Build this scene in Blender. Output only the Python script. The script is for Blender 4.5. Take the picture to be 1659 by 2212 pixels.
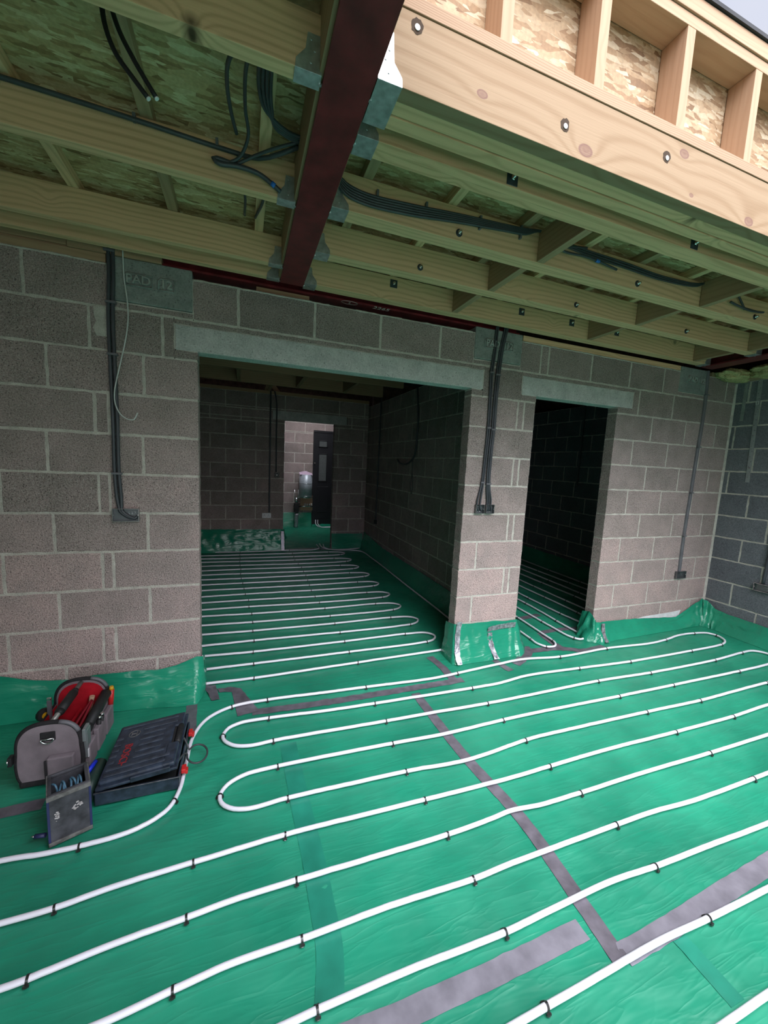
import bpy, bmesh, math, random
from mathutils import Vector, Matrix, noise
import numpy as np

for o in list(bpy.data.objects):
    bpy.data.objects.remove(o)
S = bpy.context.scene
COL = S.collection
random.seed(7)
PI = math.pi

# ------------------------------------------------------------------ camera
cam_d = bpy.data.cameras.new('camera')
cam = bpy.data.objects.new('camera', cam_d)
COL.objects.link(cam)
cam_d.sensor_fit = 'HORIZONTAL'
cam_d.sensor_width = 36.0
cam_d.lens = 36.0 * 840.964 / 1659.0
cam_d.clip_start = 0.02
YAW, PITCH, ROLL = 0.351583, -0.122309, -0.048445
fwd = Vector((math.sin(YAW) * math.cos(PITCH), math.cos(YAW) * math.cos(PITCH), math.sin(PITCH)))
rt0 = Vector((math.cos(YAW), -math.sin(YAW), 0))
dn0 = fwd.cross(rt0)
rt = rt0 * math.cos(ROLL) + dn0 * math.sin(ROLL)
dn = -rt0 * math.sin(ROLL) + dn0 * math.cos(ROLL)
M = Matrix((rt, -dn, -fwd)).transposed().to_4x4()
M.translation = Vector((1.0251, -2.6135, 1.5256))
cam.matrix_world = M
S.camera = cam

# ------------------------------------------------------------------ light
S.view_settings.view_transform = 'Standard'
S.view_settings.look = 'None'
S.view_settings.gamma = 1.0
S.view_settings.use_curve_mapping = False
S.view_settings.exposure = 1.2
W = bpy.data.worlds.new('overcast_sky')
S.world = W
W.use_nodes = True
wn = W.node_tree.nodes; wl = W.node_tree.links
wn.clear()
w_out = wn.new('ShaderNodeOutputWorld')
w_bg = wn.new('ShaderNodeBackground')
w_tc = wn.new('ShaderNodeTexCoord')
w_no = wn.new('ShaderNodeTexNoise'); w_no.inputs['Scale'].default_value = 2.2; w_no.inputs['Detail'].default_value = 4
w_rp = wn.new('ShaderNodeValToRGB')
w_rp.color_ramp.elements[0].position = 0.35; w_rp.color_ramp.elements[0].color = (0.80, 0.84, 1.0, 1)
w_rp.color_ramp.elements[1].position = 0.62; w_rp.color_ramp.elements[1].color = (1.0, 1.0, 1.0, 1)
wl.new(w_tc.outputs['Generated'], w_no.inputs['Vector'])
wl.new(w_no.outputs['Fac'], w_rp.inputs['Fac'])
# overcast sky, much brighter where the sun stands behind thin cloud, high up behind the camera
SUN_EL, SUN_AZ = math.radians(54), math.radians(5)      # azimuth measured from -y towards +x
SKY_BASE, SKY_GLOW, SKY_TIGHT = 0.38, 7.0, 6.0
w_dot = wn.new('ShaderNodeVectorMath'); w_dot.operation = 'DOT_PRODUCT'
w_nrm = wn.new('ShaderNodeVectorMath'); w_nrm.operation = 'NORMALIZE'
wl.new(w_tc.outputs['Generated'], w_nrm.inputs[0])
wl.new(w_nrm.outputs[0], w_dot.inputs[0])
w_dot.inputs[1].default_value = (math.cos(SUN_EL) * math.sin(SUN_AZ), -math.cos(SUN_EL) * math.cos(SUN_AZ), math.sin(SUN_EL))
def w_math(op, a, b=None):
    x = wn.new('ShaderNodeMath'); x.operation = op
    for i, v in enumerate((a, b)):
        if v is None: continue
        if isinstance(v, (int, float)): x.inputs[i].default_value = v
        else: wl.new(v, x.inputs[i])
    return x.outputs[0]
w_g = w_math('POWER', w_math('MAXIMUM', w_dot.outputs['Value'], 0.0), SKY_TIGHT)
w_s = w_math('ADD', w_math('MULTIPLY', w_g, SKY_GLOW), SKY_BASE)
wl.new(w_s, w_bg.inputs['Strength'])
wl.new(w_rp.outputs['Color'], w_bg.inputs['Color'])
wl.new(w_bg.outputs[0], w_out.inputs['Surface'])

# ------------------------------------------------------------------ helpers
def tag(o, label=None, cat=None, group=None, kind=None):
    if label: o['label'] = label
    if cat: o['category'] = cat
    if group: o['group'] = group
    if kind: o['kind'] = kind
    return o

def empty(name, loc=(0, 0, 0), rotz=0.0, label=None, cat=None, group=None):
    o = bpy.data.objects.new(name, None)
    COL.objects.link(o)
    o.location = loc
    o.rotation_euler = (0, 0, rotz)
    o.empty_display_size = 0.05
    return tag(o, label, cat, group)

def link_mesh(name, me, mats, parent=None, loc=None, rot=None, smooth=False, label=None):
    o = bpy.data.objects.new(name, me)
    COL.objects.link(o)
    for m in (mats if isinstance(mats, (list, tuple)) else [mats]):
        if m is not None and len(me.materials) < 8:
            me.materials.append(m)
    if smooth:
        for p in me.polygons: p.use_smooth = True
    if parent: o.parent = parent
    if loc is not None: o.location = loc
    if rot is not None: o.rotation_euler = rot
    if label: o['label'] = label
    return o

def bm_obj(name, bm, mats, parent=None, loc=None, rot=None, smooth=False, label=None):
    me = bpy.data.meshes.new(name)
    bmesh.ops.recalc_face_normals(bm, faces=bm.faces)
    bm.to_mesh(me); bm.free()
    return link_mesh(name, me, mats, parent, loc, rot, smooth, label)

def bx(bm, x0, x1, y0, y1, z0, z1, mi=0, bev=0.0, mat=None):
    vs = [bm.verts.new((x, y, z)) for x in (x0, x1) for y in (y0, y1) for z in (z0, z1)]
    fs = []
    for q in ((0, 1, 3, 2), (4, 6, 7, 5), (0, 4, 5, 1), (2, 3, 7, 6), (0, 2, 6, 4), (1, 5, 7, 3)):
        f = bm.faces.new([vs[i] for i in q]); f.material_index = mi; fs.append(f)
    if mat is not None:
        for v in vs: v.co = mat @ v.co
    if bev > 0:
        es = list({e for f in fs for e in f.edges})
        r = bmesh.ops.bevel(bm, geom=es, offset=bev, segments=2, profile=0.5, affect='EDGES')
        for f in r['faces']: f.material_index = mi
    return vs

def cyl(bm, p0, p1, r, r2=None, n=14, mi=0, cap=True):
    p0, p1 = Vector(p0), Vector(p1)
    d = (p1 - p0).normalized()
    a = d.orthogonal().normalized(); b = d.cross(a)
    r2 = r if r2 is None else r2
    A = [bm.verts.new(p0 + (a * math.cos(2 * PI * i / n) + b * math.sin(2 * PI * i / n)) * r) for i in range(n)]
    B = [bm.verts.new(p1 + (a * math.cos(2 * PI * i / n) + b * math.sin(2 * PI * i / n)) * r2) for i in range(n)]
    for i in range(n):
        f = bm.faces.new((A[i], A[(i + 1) % n], B[(i + 1) % n], B[i])); f.material_index = mi; f.smooth = True
    if cap:
        f = bm.faces.new(A[::-1]); f.material_index = mi
        f = bm.faces.new(B); f.material_index = mi

def spline(pts, step=0.02, closed=False):
    P = [Vector(p) for p in pts]
    out = []
    n = len(P)
    for i in range(n - 1):
        p0 = P[i - 1] if i > 0 else P[0] * 2 - P[1]
        p1, p2 = P[i], P[i + 1]
        p3 = P[i + 2] if i + 2 < n else P[-1] * 2 - P[-2]
        L = (p2 - p1).length
        k = max(1, int(L / step))
        # centripetal parameters
        t0 = 0; t1 = t0 + max(1e-6, (p1 - p0).length) ** 0.5
        t2 = t1 + max(1e-6, L) ** 0.5; t3 = t2 + max(1e-6, (p3 - p2).length) ** 0.5
        for j in range(k):
            t = t1 + (t2 - t1) * j / k
            a1 = p0 * ((t1 - t) / (t1 - t0)) + p1 * ((t - t0) / (t1 - t0))
            a2 = p1 * ((t2 - t) / (t2 - t1)) + p2 * ((t - t1) / (t2 - t1))
            a3 = p2 * ((t3 - t) / (t3 - t2)) + p3 * ((t - t2) / (t3 - t2))
            b1 = a1 * ((t2 - t) / (t2 - t0)) + a2 * ((t - t0) / (t2 - t0))
            b2 = a2 * ((t3 - t) / (t3 - t1)) + a3 * ((t - t1) / (t3 - t1))
            out.append(b1 * ((t2 - t) / (t2 - t1)) + b2 * ((t - t1) / (t2 - t1)))
    out.append(P[-1])
    return out

def tube(bm, path, r, n=8, mi=0, cap=True):
    path = [Vector(p) for p in path]
    rings = []
    d = (path[1] - path[0]).normalized()
    a = Vector((0, 0, 1)).cross(d)
    a = a.normalized() if a.length > 1e-3 else d.orthogonal().normalized()
    for i, p in enumerate(path):
        if i == 0: t = path[1] - path[0]
        elif i == len(path) - 1: t = path[-1] - path[-2]
        else: t = path[i + 1] - path[i - 1]
        t.normalize()
        a = (a - t * a.dot(t)).normalized()
        b = t.cross(a)
        rings.append([bm.verts.new(p + (a * math.cos(2 * PI * k / n) + b * math.sin(2 * PI * k / n)) * r) for k in range(n)])
    for i in range(len(rings) - 1):
        A, B = rings[i], rings[i + 1]
        for k in range(n):
            f = bm.faces.new((A[k], A[(k + 1) % n], B[(k + 1) % n], B[k])); f.smooth = True; f.material_index = mi
    if cap:
        bm.faces.new(rings[0][::-1]).material_index = mi
        bm.faces.new(rings[-1]).material_index = mi

def tube_obj(name, pts, r, m, parent=None, step=0.02, n=8, label=None, cat=None, group=None):
    bm = bmesh.new()
    tube(bm, spline(pts, step), r, n)
    o = bm_obj(name, bm, m, parent)
    return tag(o, label, cat, group)

def text_mesh(txt, size, extrude, bevel=0.0):
    cu = bpy.data.curves.new('lettering_curve', 'FONT')
    cu.body = txt; cu.size = size; cu.extrude = extrude; cu.bevel_depth = bevel
    cu.align_x = 'CENTER'; cu.align_y = 'CENTER'; cu.resolution_u = 3
    tmp = bpy.data.objects.new('tmp', cu)
    COL.objects.link(tmp)
    bpy.context.view_layer.update()
    dg = bpy.context.evaluated_depsgraph_get()
    me = bpy.data.meshes.new_from_object(tmp.evaluated_get(dg))
    bpy.data.objects.remove(tmp)
    bpy.data.curves.remove(cu)
    me.materials.clear()
    return me

# ------------------------------------------------------------------ materials
class NT:
    def __init__(s, name):
        s.m = bpy.data.materials.new(name); s.m.use_nodes = True
        s.t = s.m.node_tree; s.t.nodes.clear()
        s.out = s.n('ShaderNodeOutputMaterial')
        s.b = s.n('ShaderNodeBsdfPrincipled')
        s.l(s.b.outputs[0], s.out.inputs[0])
    def n(s, k, **kw):
        x = s.t.nodes.new(k)
        for a, v in kw.items(): setattr(x, a, v)
        return x
    def l(s, a, b): s.t.links.new(a, b)
    def set(s, **kw):
        for k, v in kw.items():
            s.b.inputs[k.replace('_', ' ')].default_value = v
    def noise(s, vec, scale, detail=3, rough=0.5, dist=0.0):
        x = s.n('ShaderNodeTexNoise')
        x.inputs['Scale'].default_value = scale; x.inputs['Detail'].default_value = detail
        x.inputs['Roughness'].default_value = rough; x.inputs['Distortion'].default_value = dist
        if vec is not None: s.l(vec, x.inputs['Vector'])
        return x.outputs['Fac']
    def voro(s, vec, scale, feature='F1', rnd=1.0, out='Distance'):
        x = s.n('ShaderNodeTexVoronoi'); x.feature = feature
        x.inputs['Scale'].default_value = scale; x.inputs['Randomness'].default_value = rnd
        if vec is not None: s.l(vec, x.inputs['Vector'])
        return x.outputs[out]
    def mapping(s, vec, loc=(0, 0, 0), rot=(0, 0, 0), sc=(1, 1, 1)):
        x = s.n('ShaderNodeMapping')
        x.inputs['Location'].default_value = loc; x.inputs['Rotation'].default_value = rot; x.inputs['Scale'].default_value = sc
        s.l(vec, x.inputs['Vector'])
        return x.outputs[0]
    def ramp(s, fac, stops, interp='LINEAR'):
        x = s.n('ShaderNodeValToRGB'); x.color_ramp.interpolation = interp
        e = x.color_ramp.elements
        while len(e) < len(stops): e.new(0.5)
        for k, (p, c) in enumerate(stops):
            e[k].position = p
            e[k].color = (c if len(c) == 4 else (*c, 1)) if isinstance(c, (tuple, list)) else (c, c, c, 1)
        s.l(fac, x.inputs['Fac'])
        return x.outputs['Color']
    def math(s, op, a, b=None, c=None, clamp=False):
        x = s.n('ShaderNodeMath', operation=op); x.use_clamp = clamp
        for i, v in enumerate((a, b, c)):
            if v is None: continue
            if isinstance(v, (int, float)): x.inputs[i].default_value = v
            else: s.l(v, x.inputs[i])
        return x.outputs[0]
    def mix(s, fac, a, b, blend='MIX'):
        x = s.n('ShaderNodeMix', data_type='RGBA', blend_type=blend)
        for i, v in ((0, fac), (6, a), (7, b)):
            if isinstance(v, (int, float)): x.inputs[i].default_value = v
            elif isinstance(v, tuple): x.inputs[i].default_value = v if len(v) == 4 else (*v, 1)
            else: s.l(v, x.inputs[i])
        return x.outputs[2]
    def bump(s, h, strength=0.3, dist=0.01, chain=None):
        x = s.n('ShaderNodeBump')
        x.inputs['Strength'].default_value = strength; x.inputs['Distance'].default_value = dist
        s.l(h, x.inputs['Height'])
        if chain is not None: s.l(chain, x.inputs['Normal'])
        s.l(x.outputs[0], s.b.inputs['Normal'])
        return x.outputs[0]
    def color(s, c): s.l(c, s.b.inputs['Base Color'])

def m_plain(name, col, rough=0.6, metal=0.0, spec=0.5, noise_amt=0.12, nscale=25, bump=0.0, bscale=200):
    k = NT(name)
    tc = k.n('ShaderNodeTexCoord').outputs['Object']
    f = k.noise(tc, nscale, 4)
    lo = tuple(c * (1 - noise_amt) for c in col); hi = tuple(min(1, c * (1 + noise_amt)) for c in col)
    k.color(k.ramp(f, [(0.3, lo), (0.7, hi)]))
    k.set(Roughness=rough, Metallic=metal)
    k.b.inputs['Specular IOR Level'].default_value = spec
    if bump > 0:
        k.bump(k.noise(tc, bscale, 3), bump, 0.002)
    return k.m

def m_block(name, cols, pit=(0.05, 0.04, 0.04), grain=(0.55, 0.5, 0.47), pits=True):
    k = NT(name)
    tc = k.n('ShaderNodeNewGeometry').outputs['Position']
    at = k.n('ShaderNodeAttribute'); at.attribute_name = 'tone'
    tone = at.outputs['Fac']
    big = k.noise(tc, 5.5, 4, 0.55)
    v = k.math('ADD', k.math('MULTIPLY', tone, 0.55), k.math('MULTIPLY', big, 0.55))
    c = k.ramp(v, [(0.18, cols[0]), (0.42, cols[1]), (0.62, cols[2]), (0.85, cols[3])])
    fine = k.noise(tc, 125, 4, 0.8)
    c = k.mix(0.75, c, k.ramp(fine, [(0.3, 0.18), (0.5, 0.5), (0.7, 0.85)]), 'OVERLAY')
    if pits:
        n2 = k.noise(tc, 150, 1, 0.5)
        pm = k.ramp(n2, [(0.31, 1.0), (0.38, 0.0)])
        c = k.mix(k.math('MULTIPLY', pm, 0.8), c, pit)
        n3 = k.noise(k.mapping(tc, loc=(3, 7, 1)), 170, 1, 0.5)
        gm = k.ramp(n3, [(0.63, 0.0), (0.69, 1.0)])
        c = k.mix(k.math('MULTIPLY', gm, 0.6), c, grain)
        h = k.math('ADD', n2, k.math('MULTIPLY', k.noise(tc, 60, 3), 0.6))
        k.bump(h, 0.9, 0.006)
    else:
        sc = k.noise(k.mapping(tc, rot=(0.5, 0.4, 0.2), sc=(1, 6, 6)), 6, 5, 0.6)
        c = k.mix(k.ramp(sc, [(0.62, 0.0), (0.72, 0.35)]), c, (0.02, 0.02, 0.024))
        k.bump(k.math('ADD', fine, k.noise(tc, 30, 4)), 0.5, 0.004)
    k.color(c); k.set(Roughness=0.95)
    k.b.inputs['Specular IOR Level'].default_value = 0.2
    return k.m

def m_mortar(name, c0=(0.46, 0.425, 0.385), c1=(0.66, 0.615, 0.56)):
    k = NT(name)
    tc = k.n('ShaderNodeNewGeometry').outputs['Position']
    f = k.noise(tc, 14, 5, 0.6)
    c = k.ramp(f, [(0.3, c0), (0.65, c1)])
    g = k.noise(tc, 240, 2, 0.6)
    c = k.mix(0.45, c, k.ramp(g, [(0.3, 0.25), (0.7, 0.75)]), 'OVERLAY')
    k.color(c); k.set(Roughness=0.97)
    k.bump(k.math('ADD', g, k.noise(tc, 50, 4)), 0.8, 0.006)
    k.b.inputs['Specular IOR Level'].default_value = 0.15
    return k.m

def m_concrete(name, c0, c1, spk=0.4):
    k = NT(name)
    tc = k.n('ShaderNodeNewGeometry').outputs['Position']
    f = k.noise(tc, 9, 6, 0.65)
    c = k.ramp(f, [(0.32, c0), (0.66, c1)])
    g = k.noise(tc, 120, 3, 0.6)
    c = k.mix(spk, c, k.ramp(g, [(0.3, 0.2), (0.7, 0.7)]), 'OVERLAY')
    n2 = k.noise(tc, 95, 1, 0.5)
    pm = k.ramp(n2, [(0.27, 1.0), (0.33, 0.0)])
    c = k.mix(k.math('MULTIPLY', pm, 0.6), c, (0.06, 0.06, 0.06))
    k.color(c); k.set(Roughness=0.9)
    k.bump(k.math('ADD', g, n2), 0.4, 0.004)
    return k.m

def m_wood(name, base, dark, knot=(0.05, 0.03, 0.015), freq=62.0, kscale=1.0, contrast=0.55, rough=0.75, knots=None, rnd=True):
    """sawn softwood: grain along local X, growth rings wrap round the knots"""
    k = NT(name)
    tc = k.n('ShaderNodeTexCoord').outputs['Object']
    if rnd:
        oi = k.n('ShaderNodeObjectInfo').outputs['Random']
        cx = k.n('ShaderNodeCombineXYZ')
        for i in range(3): k.l(k.math('MULTIPLY', oi, (37.0, 0.0, 0.31)[i]), cx.inputs[i])
        va = k.n('ShaderNodeVectorMath', operation='ADD')
        k.l(tc, va.inputs[0]); k.l(cx.outputs[0], va.inputs[1]); tcr = va.outputs[0]
    else:
        tcr = tc
    sp = k.n('ShaderNodeSeparateXYZ'); k.l(tcr, sp.inputs[0])
    wob = k.noise(k.mapping(tcr, sc=(0.9, 5, 5)), 1.0, 2, 0.5)
    g = k.math('ADD', k.math('ADD', sp.outputs['Z'], k.math('MULTIPLY', sp.outputs['Y'], 0.8)), k.math('MULTIPLY', wob, 0.10))
    if knots:
        spo = k.n('ShaderNodeSeparateXYZ'); k.l(tc, spo.inputs[0])
        d = None; bulge = None
        for (kx, kz, kr, ks) in knots:
            dx = k.math('MULTIPLY', k.math('SUBTRACT', spo.outputs['X'], kx), 0.62)
            dz = k.math('SUBTRACT', spo.outputs['Z'], kz)
            r = k.math('SQRT', k.math('ADD', k.math('MULTIPLY', dx, dx), k.math('MULTIPLY', dz, dz)))
            e = k.math('MULTIPLY', k.math('POWER', 2.718, k.math('MULTIPLY', r, -1.0 / (kr * 2.6))), ks * kr * 4.0)
            bulge = e if bulge is None else k.math('ADD', bulge, e)
            rn = k.math('DIVIDE', r, kr)
            d = rn if d is None else k.math('MINIMUM', d, rn)
        g = k.math('ADD', g, bulge)
        core = k.ramp(d, [(0.0, 0.75), (0.55, 0.6), (0.82, 0.95), (1.0, 0.0)])
    else:
        kv = k.mapping(tcr, sc=(3.4 * kscale, 1.6 * kscale, 3.4 * kscale))
        vd = k.voro(kv, 1.0, 'F1', 1.0)
        e = k.math('MULTIPLY', k.math('POWER', 2.718, k.math('MULTIPLY', vd, -11.0)), 0.10)
        g = k.math('ADD', g, e)
        core = k.ramp(vd, [(0.0, 1.0), (0.030, 0.95), (0.050, 0.55), (0.10, 0.0)])
    ring = k.math('SINE', k.math('MULTIPLY', g, freq * 2 * PI / 2.0))
    ring = k.math('ADD', k.math('MULTIPLY', ring, 0.5), 0.5)
    ring = k.math('POWER', ring, 2.2)
    fib = k.noise(k.mapping(tcr, sc=(3, 160, 160)), 1.0, 3, 0.6)
    blot = k.noise(k.mapping(tcr, sc=(1.3, 6, 6)), 1.0, 4, 0.6)
    v = k.math('ADD', k.math('MULTIPLY', ring, contrast), k.math('MULTIPLY', k.math('SUBTRACT', fib, 0.5), 0.5))
    v = k.math('ADD', v, k.math('MULTIPLY', k.math('SUBTRACT', blot, 0.5), 0.7), clamp=True)
    c = k.mix(v, base, dark)
    c = k.mix(core, c, knot)
    k.color(c); k.set(Roughness=rough)
    k.b.inputs['Specular IOR Level'].default_value = 0.25
    k.bump(k.math('ADD', fib, k.math('MULTIPLY', ring, -0.3)), 0.25, 0.002)
    return k.m

def m_osb(name, bright=1.0, tint=(1, 1, 1)):
    k = NT(name)
    tc = k.n('ShaderNodeTexCoord').outputs['Object']
    wn_ = k.n('ShaderNodeTexNoise'); wn_.inputs['Scale'].default_value = 9; wn_.inputs['Detail'].default_value = 3
    k.l(tc, wn_.inputs['Vector'])
    va = k.n('ShaderNodeVectorMath', operation='MULTIPLY_ADD')
    k.l(wn_.outputs['Color'], va.inputs[0]); va.inputs[1].default_value = (0.018, 0.018, 0.018); k.l(tc, va.inputs[2])
    p = va.outputs[0]
    def layer(rot, sc, seed):
        q = k.mapping(p, loc=(seed, seed * 1.7, 0), rot=(0, 0, rot), sc=sc)
        x = k.n('ShaderNodeTexVoronoi'); x.inputs['Scale'].default_value = 1.0; k.l(q, x.inputs['Vector'])
        s_ = k.n('ShaderNodeSeparateColor'); k.l(x.outputs['Color'], s_.inputs[0])
        return s_.outputs[0], s_.outputs[1], x.outputs['Distance']
    def tw(c): return tuple(c[i] * bright * tint[i] for i in range(3))
    pal = [(0.0, tw((0.26, 0.14, 0.07))), (0.14, tw((0.42, 0.26, 0.14))), (0.4, tw((0.54, 0.37, 0.22))), (0.75, tw((0.60, 0.44, 0.28))), (1.0, tw((0.78, 0.64, 0.46)))]
    a1, b1, d1 = layer(0.35, (11, 34, 20), 0.0)
    a2, b2, d2 = layer(1.25, (10, 42, 20), 4.0)
    a3, b3, d3 = layer(-0.7, (12, 50, 20), 9.0)
    a4, b4, d4 = layer(2.2, (15, 60, 20), 15.0)
    a5, b5, d5 = layer(0.0, (20, 75, 20), 21.0)
    c = k.ramp(a1, pal)
    c = k.mix(k.math('GREATER_THAN', b2, 0.5), c, k.ramp(a2, pal))
    c = k.mix(k.math('GREATER_THAN', b3, 0.55), c, k.ramp(a3, pal))
    c = k.mix(k.math('GREATER_THAN', b4, 0.65), c, k.ramp(a4, pal))
    c = k.mix(k.math('GREATER_THAN', b5, 0.78), c, k.ramp(a5, pal))
    h = k.math('ADD', k.math('ADD', a1, k.math('MULTIPLY', a2, 0.6)), k.math('MULTIPLY', a4, 0.5))
    fine = k.noise(tc, 90, 3)
    c = k.mix(0.35, c, k.ramp(fine, [(0.3, 0.3), (0.7, 0.7)]), 'OVERLAY')
    k.color(c); k.set(Roughness=0.7)
    k.bump(h, 0.4, 0.004)
    return k.m

def m_sheet(name, c0, c1, rough=0.32, bumpk=0.5):
    k = NT(name)
    tc = k.n('ShaderNodeNewGeometry').outputs['Position']
    f = k.noise(tc, 1.6, 4, 0.6)
    c = k.ramp(f, [(0.35, c0), (0.65, c1)])
    k.color(c)
    rr = k.noise(tc, 7, 4)
    k.l(k.ramp(rr, [(0.3, rough * 0.8), (0.7, rough * 1.5)]), k.b.inputs['Roughness'])
    k.b.inputs['Specular IOR Level'].default_value = 0.55
    # soft ruckles and sharp creases
    w1 = k.noise(k.mapping(tc, rot=(0, 0, 0.5), sc=(1.2, 4.5, 3)), 2.4, 3, 0.55, 0.3)
    w2 = k.noise(k.mapping(tc, rot=(0, 0, -0.9), sc=(1, 7, 5)), 3.2, 2, 0.5, 0.6)
    ridge = k.math('ABSOLUTE', k.math('SUBTRACT', w2, 0.5))
    ridge = k.math('POWER', k.math('SUBTRACT', 1.0, k.math('MULTIPLY', ridge, 2.0)), 8.0)
    cr = k.voro(k.mapping(tc, rot=(0.2, 0.1, 0.7), sc=(1.0, 3.2, 1.5)), 3.0, 'DISTANCE_TO_EDGE')
    cr = k.ramp(cr, [(0.0, 1.0), (0.03, 0.0)])
    h = k.math('ADD', w1, k.math('MULTIPLY', ridge, 0.16))
    h = k.math('ADD', h, k.math('MULTIPLY', cr, 0.03))
    k.bump(h, bumpk, 0.03)
    return k.m

M_BLOCK = m_block('dense_concrete_block', [(0.20, 0.166, 0.152), (0.29, 0.238, 0.220), (0.39, 0.305, 0.290), (0.52, 0.38, 0.36)])
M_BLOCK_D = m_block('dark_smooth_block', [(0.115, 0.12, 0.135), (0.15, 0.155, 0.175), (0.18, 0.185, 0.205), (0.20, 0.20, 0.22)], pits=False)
M_MORTAR = m_mortar('mortar')
M_LINTEL = m_concrete('cast_concrete', (0.42, 0.42, 0.41), (0.60, 0.59, 0.575))
M_PAD = m_concrete('cast_concrete_padstone', (0.20, 0.22, 0.21), (0.31, 0.33, 0.31), 0.3)
M_PAD_L = m_concrete('relief_lit_concrete', (0.29, 0.31, 0.29), (0.42, 0.44, 0.41), 0.2)  # padstone colour lightened to paint in the light on the raised letters
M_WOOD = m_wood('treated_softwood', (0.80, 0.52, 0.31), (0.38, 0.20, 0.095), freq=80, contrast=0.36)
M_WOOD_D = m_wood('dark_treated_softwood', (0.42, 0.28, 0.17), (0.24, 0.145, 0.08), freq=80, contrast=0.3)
M_PINE = m_wood('pale_planed_softwood', (0.50, 0.325, 0.215), (0.37, 0.215, 0.13), knot=(0.30, 0.17, 0.10), contrast=0.3, freq=90)
M_TRIM = m_wood('pale_trimmer_softwood', (0.345, 0.24, 0.15), (0.25, 0.155, 0.085), knot=(0.20, 0.105, 0.085), contrast=0.55, freq=46, rnd=False,
                knots=[(1.696 - 3.2175, -0.028, 0.013, 0.8), (2.106 - 3.2175, -0.062, 0.021, 1.7), (2.572 - 3.2175, 0.062, 0.017, 0.9), (2.637 - 3.2175, -0.063, 0.008, 0.7), (2.994 - 3.2175, -0.071, 0.019, 1.2), (3.9 - 3.2175, 0.02, 0.02, 1.2)])
M_SAWN = m_wood('rough_sawn_plate', (0.42, 0.28, 0.185), (0.27, 0.165, 0.10), contrast=0.5, freq=260)
M_OSB = m_osb('osb_sheathing', 0.84)
M_OSB_D = m_osb('osb_roof_deck', 0.95, (1.0, 0.98, 0.85))
M_STEEL = m_plain('red_oxide_painted_steel', (0.17, 0.018, 0.022), 0.42, 0.0, 0.5, 0.35, 12, 0.15, 90)
M_GALV = m_plain('galvanised_steel', (0.62, 0.65, 0.67), 0.36, 0.8, 0.5, 0.25, 40)
M_GREEN = m_sheet('green_plastic_membrane', (0.013, 0.205, 0.122), (0.020, 0.295, 0.175), 0.36, 0.20)
M_GREEN_B = m_sheet('green_plastic_membrane_creased', (0.013, 0.225, 0.135), (0.020, 0.31, 0.18), 0.17, 0.28)
M_DGREEN = m_plain('taped_seam_under_membrane', (0.018, 0.225, 0.15), 0.35, 0, 0.5, 0.2, 8)
M_TAPE = m_plain('silver_grey_duct_tape', (0.30, 0.28, 0.33), 0.32, 0.35, 0.5, 0.22, 14, 0.5, 28)
M_TAPE_D = m_plain('dark_grey_duct_tape', (0.155, 0.14, 0.165), 0.42, 0.2, 0.5, 0.3, 18, 0.5, 30)
M_TAPE_S = m_plain('shiny_crinkled_foil_tape', (0.42, 0.41, 0.45), 0.25, 0.6, 0.6, 0.5, 60, 0.9, 55)
M_PIPE = m_plain('white_heating_pipe', (0.80, 0.77, 0.84), 0.32, 0, 0.5, 0.03, 8)
M_CLIP = m_plain('black_plastic_clip', (0.018, 0.017, 0.016), 0.3, 0, 0.6, 0.2, 40)
M_CABLE = m_plain('dark_grey_cable_sheath', (0.055, 0.06, 0.07), 0.4, 0, 0.5, 0.2, 10)
M_CAPPING = m_plain('grey_cable_capping', (0.13, 0.125, 0.14), 0.45, 0, 0.5, 0.2, 10)
M_CABLE_W = m_plain('white_cable_sheath', (0.62, 0.63, 0.62), 0.4, 0, 0.5, 0.08, 10)
M_BLACK = m_plain('matt_black', (0.012, 0.012, 0.013), 0.6)
M_WHITE = m_plain('white_plastic', (0.75, 0.74, 0.76), 0.4)
M_BLUE = m_plain('blue_tape', (0.02, 0.16, 0.6), 0.4)
M_RED = m_plain('red_plastic', (0.55, 0.02, 0.02), 0.4)
M_WOOL = m_plain('mineral_wool', (0.50, 0.44, 0.22), 0.95, 0, 0.1, 0.3, 60, 1.0, 150)
M_CANVAS = m_plain('grey_canvas', (0.225, 0.185, 0.205), 0.9, 0, 0.2, 0.18, 14, 0.6, 500)
M_TRIMB = m_plain('black_webbing', (0.02, 0.018, 0.02), 0.8, 0, 0.3, 0.3, 60, 0.6, 400)
M_REDCLOTH = m_plain('red_lining_fabric', (0.42, 0.008, 0.018), 0.85, 0, 0.2, 0.2, 20, 0.5, 300)
M_NAVY = m_plain('scuffed_navy_plastic', (0.024, 0.034, 0.054), 0.42, 0, 0.5, 0.5, 30, 0.4, 80)
M_DUSTY = m_plain('dusty_dark_plastic', (0.055, 0.055, 0.064), 0.55, 0, 0.4, 0.5, 25, 0.4, 90)
M_DUST_E = m_plain('scuffed_edge_plastic', (0.13, 0.125, 0.12), 0.7, 0, 0.3, 0.5, 50, 0.4, 90)
M_CHROME = m_plain('bright_metal', (0.75, 0.75, 0.76), 0.2, 1.0, 0.5, 0.1, 20)
M_SOIL = m_plain('pale_hardcore_ground', (0.14, 0.13, 0.11), 0.95, 0, 0.2, 0.4, 2)
M_FELT = m_plain('dark_roofing_felt', (0.05, 0.05, 0.055), 0.8, 0, 0.3, 0.3, 6)
M_DOORB = m_plain('black_composite_door', (0.012, 0.012, 0.015), 0.4, 0, 0.5, 0.2, 10)
M_GLASS_F = m_plain('frosted_glass', (0.10, 0.11, 0.11), 0.25, 0, 0.5, 0.1, 30)
M_BRICK = m_plain('red_brick', (0.07, 0.04, 0.03), 0.9, 0, 0.2, 0.4, 12)
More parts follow.
